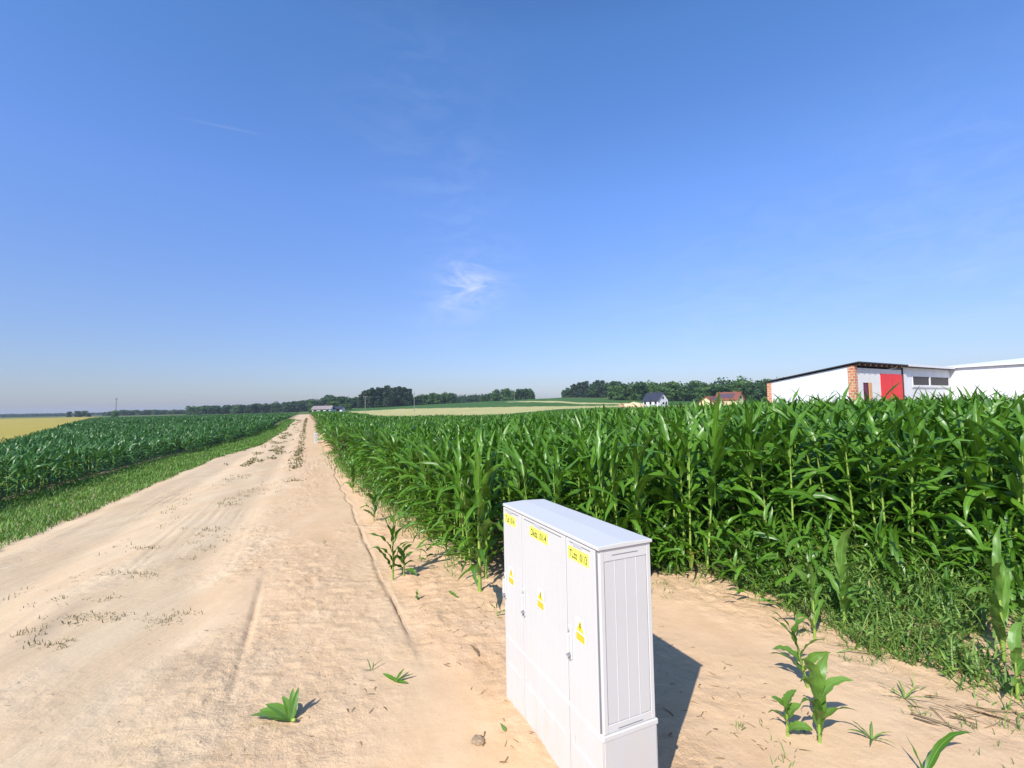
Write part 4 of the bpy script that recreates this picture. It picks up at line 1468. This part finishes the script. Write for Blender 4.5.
for q in (-3, .2, 3):
    win(h4, q, -4.0, .9, 1.5, 1.5, 'f')
MB().box(1.0, 1.7, .3, 1.0, 3.4, 5.1).build('chimney', M['timber'], rf4)
h5, rf5 = house(336, 266, 7.5, 8, 2.3, 1.1, R(8), M['render_w'], M['tile_dark'], 'white building with low dark roof right of the bungalow', lift=-.7)
for q in (-2.2, 1.8):
    win(h5, q, -4, .5, 1.8, 1.8, 'f')

# utility poles and the radio mast
M['concrete'] = plain('pole_concrete', (.22, .21, .20), .85)


def pole(px, r, H, label, top=True):
    x_ = (px - 512) / FPX
    Y = r / math.hypot(1, x_)
    X = x_ * Y
    o = empty('utility_pole', (X, Y, float(base_h(np.array([X]), np.array([Y]))[0])), .3, label, 'utility pole', None)
    MB().tube([(0, 0, -.5), (0, 0, H)], [.15, .10], 8).build('pole', M['concrete'], o)
    MB().box(-.9, .9, -.08, .08, H - .5, H - .35).build('crossarm', M['concrete'], o)
    for q in (-.8, 0, .8):
        MB().tube([(q, 0, H - .36), (q, 0, H - .05)], .07, 6).build('insulator', M['frame'], o)


pole(365, 240, 8.0, 'utility pole at the left end of the pale wheat strip before the pines')
pole(414, 225, 9.0, 'utility pole right of the dark pine wood, standing above the pale wheat')
pole(514, 330, 9.0, 'utility pole in front of the rounded wood in the middle distance')
x_ = (116 - 512) / FPX
Y = 640 / math.hypot(1, x_)
mo = empty('radio_mast', (x_ * Y, Y, float(base_h(np.array([x_ * Y]), np.array([Y]))[0])), 0, 'thin lattice radio mast on the far left horizon', 'mast')
mm = MB()
for a in range(3):
    c, s_ = math.cos(a * 2.094), math.sin(a * 2.094)
    mm.tube([(c * .9, s_ * .9, 0), (c * .35, s_ * .35, 19)], .10, 5)
for q in range(12):
    z = q * 1.6
    rr_ = .9 - .55 * z / 19
    for a in range(3):
        c, s_, c2, s2 = math.cos(a * 2.094), math.sin(a * 2.094), math.cos((a + 1) * 2.094), math.sin((a + 1) * 2.094)
        mm.tube([(c * rr_, s_ * rr_, z), (c2 * (rr_ - .04), s2 * (rr_ - .04), z + 1.5)], .05, 4)
mm.build('lattice', M['concrete'], mo)
MB().box(-1.0, 1.0, -.2, .2, 17.2, 18.6).build('antenna', M['concrete'], mo)

# building materials beside the white house
x_ = (618 - 512) / FPX
Y = 196 / math.hypot(1, x_)
zb = float(base_h(np.array([x_ * Y]), np.array([Y]))[0])
bs = MB()
for i in range(2):
    for j in range(1):
        bs.box(i * 1.05, i * 1.05 + 1, 0, 1, .15 + j * 1.02, 1.13 + j * 1.02)
o = bs.build('brick_stack', M['brick'], None, loc=(x_ * Y, Y, zb + .9), rot=(0, 0, -.2))
tag(o, 'stack of orange brick pallets beyond the maize, left of the white house', 'brick stack')
bm = bmesh.new()
bmesh.ops.create_icosphere(bm, subdivisions=4, radius=1)
for v in bm.verts:
    v.co = Vector((v.co.x * 5, v.co.y * 2.5, max(v.co.z, -.3) * 2.0 * (1 + .6 * vnoise(np.array([v.co.x * 3]), np.array([v.co.y * 3]), 4)[0])))
me = bpy.data.meshes.new('sand_heap')
bm.to_mesh(me)
bm.free()
me.materials.append(M['sand'])
for p in me.polygons: p.use_smooth = True
x_ = (633 - 512) / FPX
Y = 199 / math.hypot(1, x_)
tag(link('sand_heap', me, loc=(x_ * Y, Y, float(base_h(np.array([x_ * Y]), np.array([Y]))[0]) + .7)), 'pale heap of sand between the brick stack and the white house', 'heap')

# ------------------------------------------------------------------ trees
def crown_arrays(kind, rng_, H, Wd, n, q):
    """leaf clumps filling a few lobes; returns quads"""
    lob = []
    if kind == 'pine':
        for z in np.linspace(.08, .95, 7):
            rad = Wd * .5 * (1.05 - z * .45)
            for _ in range(3):
                a = rng_.uniform(0, 6.28)
                lob.append((math.cos(a) * rad * .45, math.sin(a) * rad * .45, H * z, rad * .62, H * .10))
    else:
        for _ in range(11):
            a, rr_ = rng_.uniform(0, 6.28), Wd * .5 * math.sqrt(rng_.random()) * .75
            z = H * rng_.uniform(.28, .86)
            lob.append((math.cos(a) * rr_, math.sin(a) * rr_, z, Wd * rng_.uniform(.18, .30), H * rng_.uniform(.11, .18)))
        lob.append((0, 0, H * .55, Wd * .36, H * .32))
        for _ in range(5):
            a = rng_.uniform(0, 6.28)
            lob.append((math.cos(a) * Wd * .32, math.sin(a) * Wd * .32, H * rng_.uniform(.06, .2), Wd * .2, H * .12))
    lob = np.array(lob)
    k_ = rng_.integers(0, len(lob), n)
    dirs = rng_.normal(0, 1, (n, 3))
    dirs /= np.linalg.norm(dirs, axis=1)[:, None]
    rad = rng_.uniform(.72, 1.05, n)[:, None]
    c = lob[k_, :3] + dirs * rad * np.column_stack([lob[k_, 3], lob[k_, 3], lob[k_, 4]])
    nr = dirs + rng_.normal(0, .45, (n, 3))
    nr /= np.linalg.norm(nr, axis=1)[:, None]
    t1 = np.cross(nr, rng_.normal(0, 1, (n, 3)))
    t1 /= np.linalg.norm(t1, axis=1)[:, None]
    t2 = np.cross(nr, t1)
    s_ = q * rng_.uniform(.6, 1.3, (n, 1))
    V_ = np.stack([c + t1 * s_, c + t2 * s_ * .8 + nr * s_ * .2, c - t1 * s_, c - t2 * s_ * .8 - nr * s_ * .15], 1).reshape(-1, 3)
    return V_, np.arange(n * 4).reshape(-1, 4), np.tile([.2, .5], (n * 4, 1)), np.repeat(rng_.uniform(0, .95, n), 4)


M['leaf_dark'] = leaf_material('dark_tree_leaf', (.020, .060, .014), (.050, .115, .024), (.05, .10, .02), rough=.6, rib=False)
M['leaf_mid'] = leaf_material('tree_leaf', (.040, .100, .018), (.090, .18, .034), (.08, .16, .03), rough=.6, rib=False)
M['needle'] = leaf_material('pine_needle', (.016, .040, .015), (.042, .080, .028), (.03, .06, .02), rough=.7, rib=False)
M['bark'] = plain('bark', (.14, .10, .07), .9, .3, 2)


def tree_source(kind, H, Wd, seed, mat, n=620, q=.55):
    r2 = np.random.default_rng(seed)
    v, f, u, t = crown_arrays(kind, r2, H, Wd, n, q)
    cm_ = new_mesh('crown', v, f, [M[mat]], uv=u, attrs={'tint': t})
    m_ = MB().tube([(0, 0, -.6), (r2.normal(0, .1), r2.normal(0, .1), H * .35), (r2.normal(0, .2), r2.normal(0, .2), H * .8)], [.28, .2, .06], 7)
    for _ in range(5):
        a = r2.uniform(0, 6.28)
        z = H * r2.uniform(.25, .6)
        m_.tube([(0, 0, z), (math.cos(a) * Wd * .28, math.sin(a) * Wd * .28, z + H * .16)], [.09, .03], 5)
    tmp_ = m_.build('trunk', M['bark'])
    tm_ = tmp_.data
    bpy.data.objects.remove(tmp_)
    return tm_, cm_


SRC = {
    'pine': [tree_source('pine', 14, 7.0, 500 + i, 'needle', 1100, .5) for i in range(3)],
    'dark': [tree_source('round', 13, 9, 510 + i, 'leaf_dark', 1300, .55) for i in range(4)],
    'mid': [tree_source('round', 11, 9, 520 + i, 'leaf_mid', 1300, .55) for i in range(4)],
}
TREE_H = {'pine': 14, 'dark': 13, 'mid': 11}


def spot(px, r):
    x_ = (px - 512) / FPX
    Y = r / math.hypot(1, x_)
    return x_ * Y, Y


def wood(name, kinds, px0, px1, r, depth, heights, label, glabel, seed, step=None, rows_=4, front=True, nclump=240, q=.8):
    """front row: every tree a thing; behind it the mass of the wood as one stuff object"""
    r2 = np.random.default_rng(seed)
    px = px0
    xs, hs = zip(*heights)
    parts_ = {k: [] for k in ('pine', 'dark', 'mid')}
    mats_ = ['needle', 'leaf_dark', 'leaf_mid']
    for row in range(rows_):
        rr_ = r + depth * row / max(rows_ - 1, 1)
        px = px0 + r2.uniform(0, 2)
        while px < px1:
            X, Y = spot(px + r2.normal(0, .6), rr_ + r2.uniform(-depth * .12, depth * .12))
            kd = kinds[int(r2.integers(len(kinds)))]
            H = float(np.interp(px, xs, hs)) * (r2.uniform(.93, 1.06) if kd == 'pine' else r2.uniform(.74, 1.12))
            Z = float(base_h(np.array([X]), np.array([Y]))[0])
            if row == 0 and front:
                s_ = H / TREE_H[kd]
                o = empty('pine_tree' if kd == 'pine' else 'tree', (X, Y, Z), r2.uniform(0, 6.28), label, 'tree', glabel)
                o.scale = (s_ * 1.05, s_ * 1.05, s_)
                src = SRC[kd][int(r2.integers(len(SRC[kd])))]
                link('trunk', src[0], o)
                link('crown', src[1], o)
            else:
                v, f, u, t = crown_arrays('pine' if kd == 'pine' else 'round', r2, H, H * (.45 if kd == 'pine' else .75), nclump, q)
                v = v + np.array([X, Y, Z])
                parts_[kd].append((('pine', 'dark', 'mid').index(kd), (v, f, u, t)))
            px += (H * .62 if kd != 'pine' else H * .40) * FPX / rr_ * r2.uniform(.45, .85)
    al = [p for k in parts_ for p in parts_[k]]
    if al:
        stuff(name, al, [M[m__] for m__ in mats_], label.replace('tree in', 'mass of trees behind') if False else glabel, 'wood')


wood('wood', ['mid', 'dark'], 104, 188, 820, 120, [(104, 4.5), (120, 7.5), (150, 7), (188, 6.5)], 'low tree in the thin dark belt on the far left horizon', 'thin dark belt of trees on the far left horizon', 601, front=False)
wood('wood', ['dark'], -40, 104, 1500, 60, [(-40, 7), (104, 7)], 'far hedge tree', 'thin far hedge on the left horizon beyond the wheat', 600, front=False, nclump=90)
wood('wood', ['dark', 'dark', 'mid'], 188, 345, 560, 120, [(188, 9.5), (200, 9), (215, 8.5), (250, 10), (300, 12.5), (330, 16), (345, 14)], 'tree on the front edge of the long dark wood left of the track end', 'long dark wood stretching left behind the end of the track', 602)
wood('wood', ['dark'], 332, 362, 430, 60, [(332, 13), (345, 11), (362, 9)], 'tree of the low wood just behind the bungalow', 'low dark wood just behind the bungalow', 603)
wood('pine_wood', ['pine'], 360, 411, 385, 60, [(360, 10), (366, 13.5), (380, 15), (400, 15.5), (411, 13)], 'dark pine in the compact square pine block', 'compact square block of dark pines', 604, rows_=4)
wood('wood', ['mid', 'mid', 'dark'], 414, 456, 425, 50, [(414, 8.5), (430, 10.5), (450, 11), (456, 8)], 'bright rounded tree right of the pine block', 'rounded brighter trees right of the pine block', 605)
wood('wood', ['dark'], 452, 500, 620, 60, [(452, 13), (480, 13), (500, 13)], 'far tree in the distant low wood in the middle', 'distant low wood between the rounded groves', 606, front=False)
wood('wood', ['dark', 'dark', 'mid'], 480, 533, 455, 60, [(480, 6), (490, 9), (508, 12), (518, 11), (528, 11), (533, 8)], 'dark tree of the middle grove that ends in open sky', 'dark middle grove ending in open sky on its right', 607)
wood('wood', ['pine', 'dark'], 563, 622, 440, 70, [(563, 7), (570, 11), (580, 14.5), (605, 16), (622, 17)], 'dark tree at the left end of the wood on the rise', 'dark left end of the wood on the rise', 608, rows_=4)
wood('wood', ['mid', 'dark'], 612, 700, 335, 50, [(612, 10), (630, 12.5), (660, 13.5), (700, 13)], 'bright tree on the front edge of the wood behind the white house', 'bright front of the wood behind the white house', 609)
wood('wood', ['dark', 'mid'], 700, 850, 300, 60, [(700, 12.5), (735, 15.5), (760, 14), (850, 12)], 'tree of the wood rising behind the red-roofed house', 'wood rising behind the red-roofed house', 610)


def lone_tree(px, r, H, kd, label, wide=1.0, name='tree'):
    X, Y = spot(px, r)
    o = empty(name, (X, Y, float(base_h(np.array([X]), np.array([Y]))[0])), px, label, 'tree')
    s_ = H / TREE_H[kd]
    o.scale = (s_ * wide, s_ * wide, s_)
    link('trunk', SRC[kd][0][0], o)
    link('crown', SRC[kd][0][1], o)


lone_tree(69, 640, 6, 'dark', 'small round tree, first on the left along the flat horizon')
lone_tree(78, 640, 6.5, 'dark', 'low broad tree, second from the left on the flat horizon', 1.3)
lone_tree(86, 640, 7, 'mid', 'low broad tree, third from the left on the flat horizon', 1.3)
lone_tree(115, 420, 4.5, 'mid', 'bright bush-like tree below the radio mast at the corner of the wheat', 1.2)
lone_tree(337, 330, 6.5, 'mid', 'broad pale green tree behind the bungalow roof', 1.9)
lone_tree(348, 320, 4.2, 'mid', 'low green shrub right of the dark-roofed building', 1.6)
lone_tree(311, 275, 3.5, 'mid', 'small bush left of the bungalow at the end of the track', 1.3)

# ------------------------------------------------------------------ haze
t = bpy.data.materials.new('haze')
t.use_nodes = True
nn_ = t.node_tree.nodes
nn_.remove(nn_['Principled BSDF'])
pv = nn_.new('ShaderNodeVolumePrincipled')
pv.inputs['Color'].default_value = (.78, .86, 1.0, 1)
pv.inputs['Density'].default_value = .0002
pv.inputs['Anisotropy'].default_value = .2
t.node_tree.links.new(pv.outputs[0], nn_['Material Output'].inputs['Volume'])
hz = MB().box(-3900, 3900, -2500, 4200, -3.5, 46).build('haze', t)
tag(hz, kind='stuff')
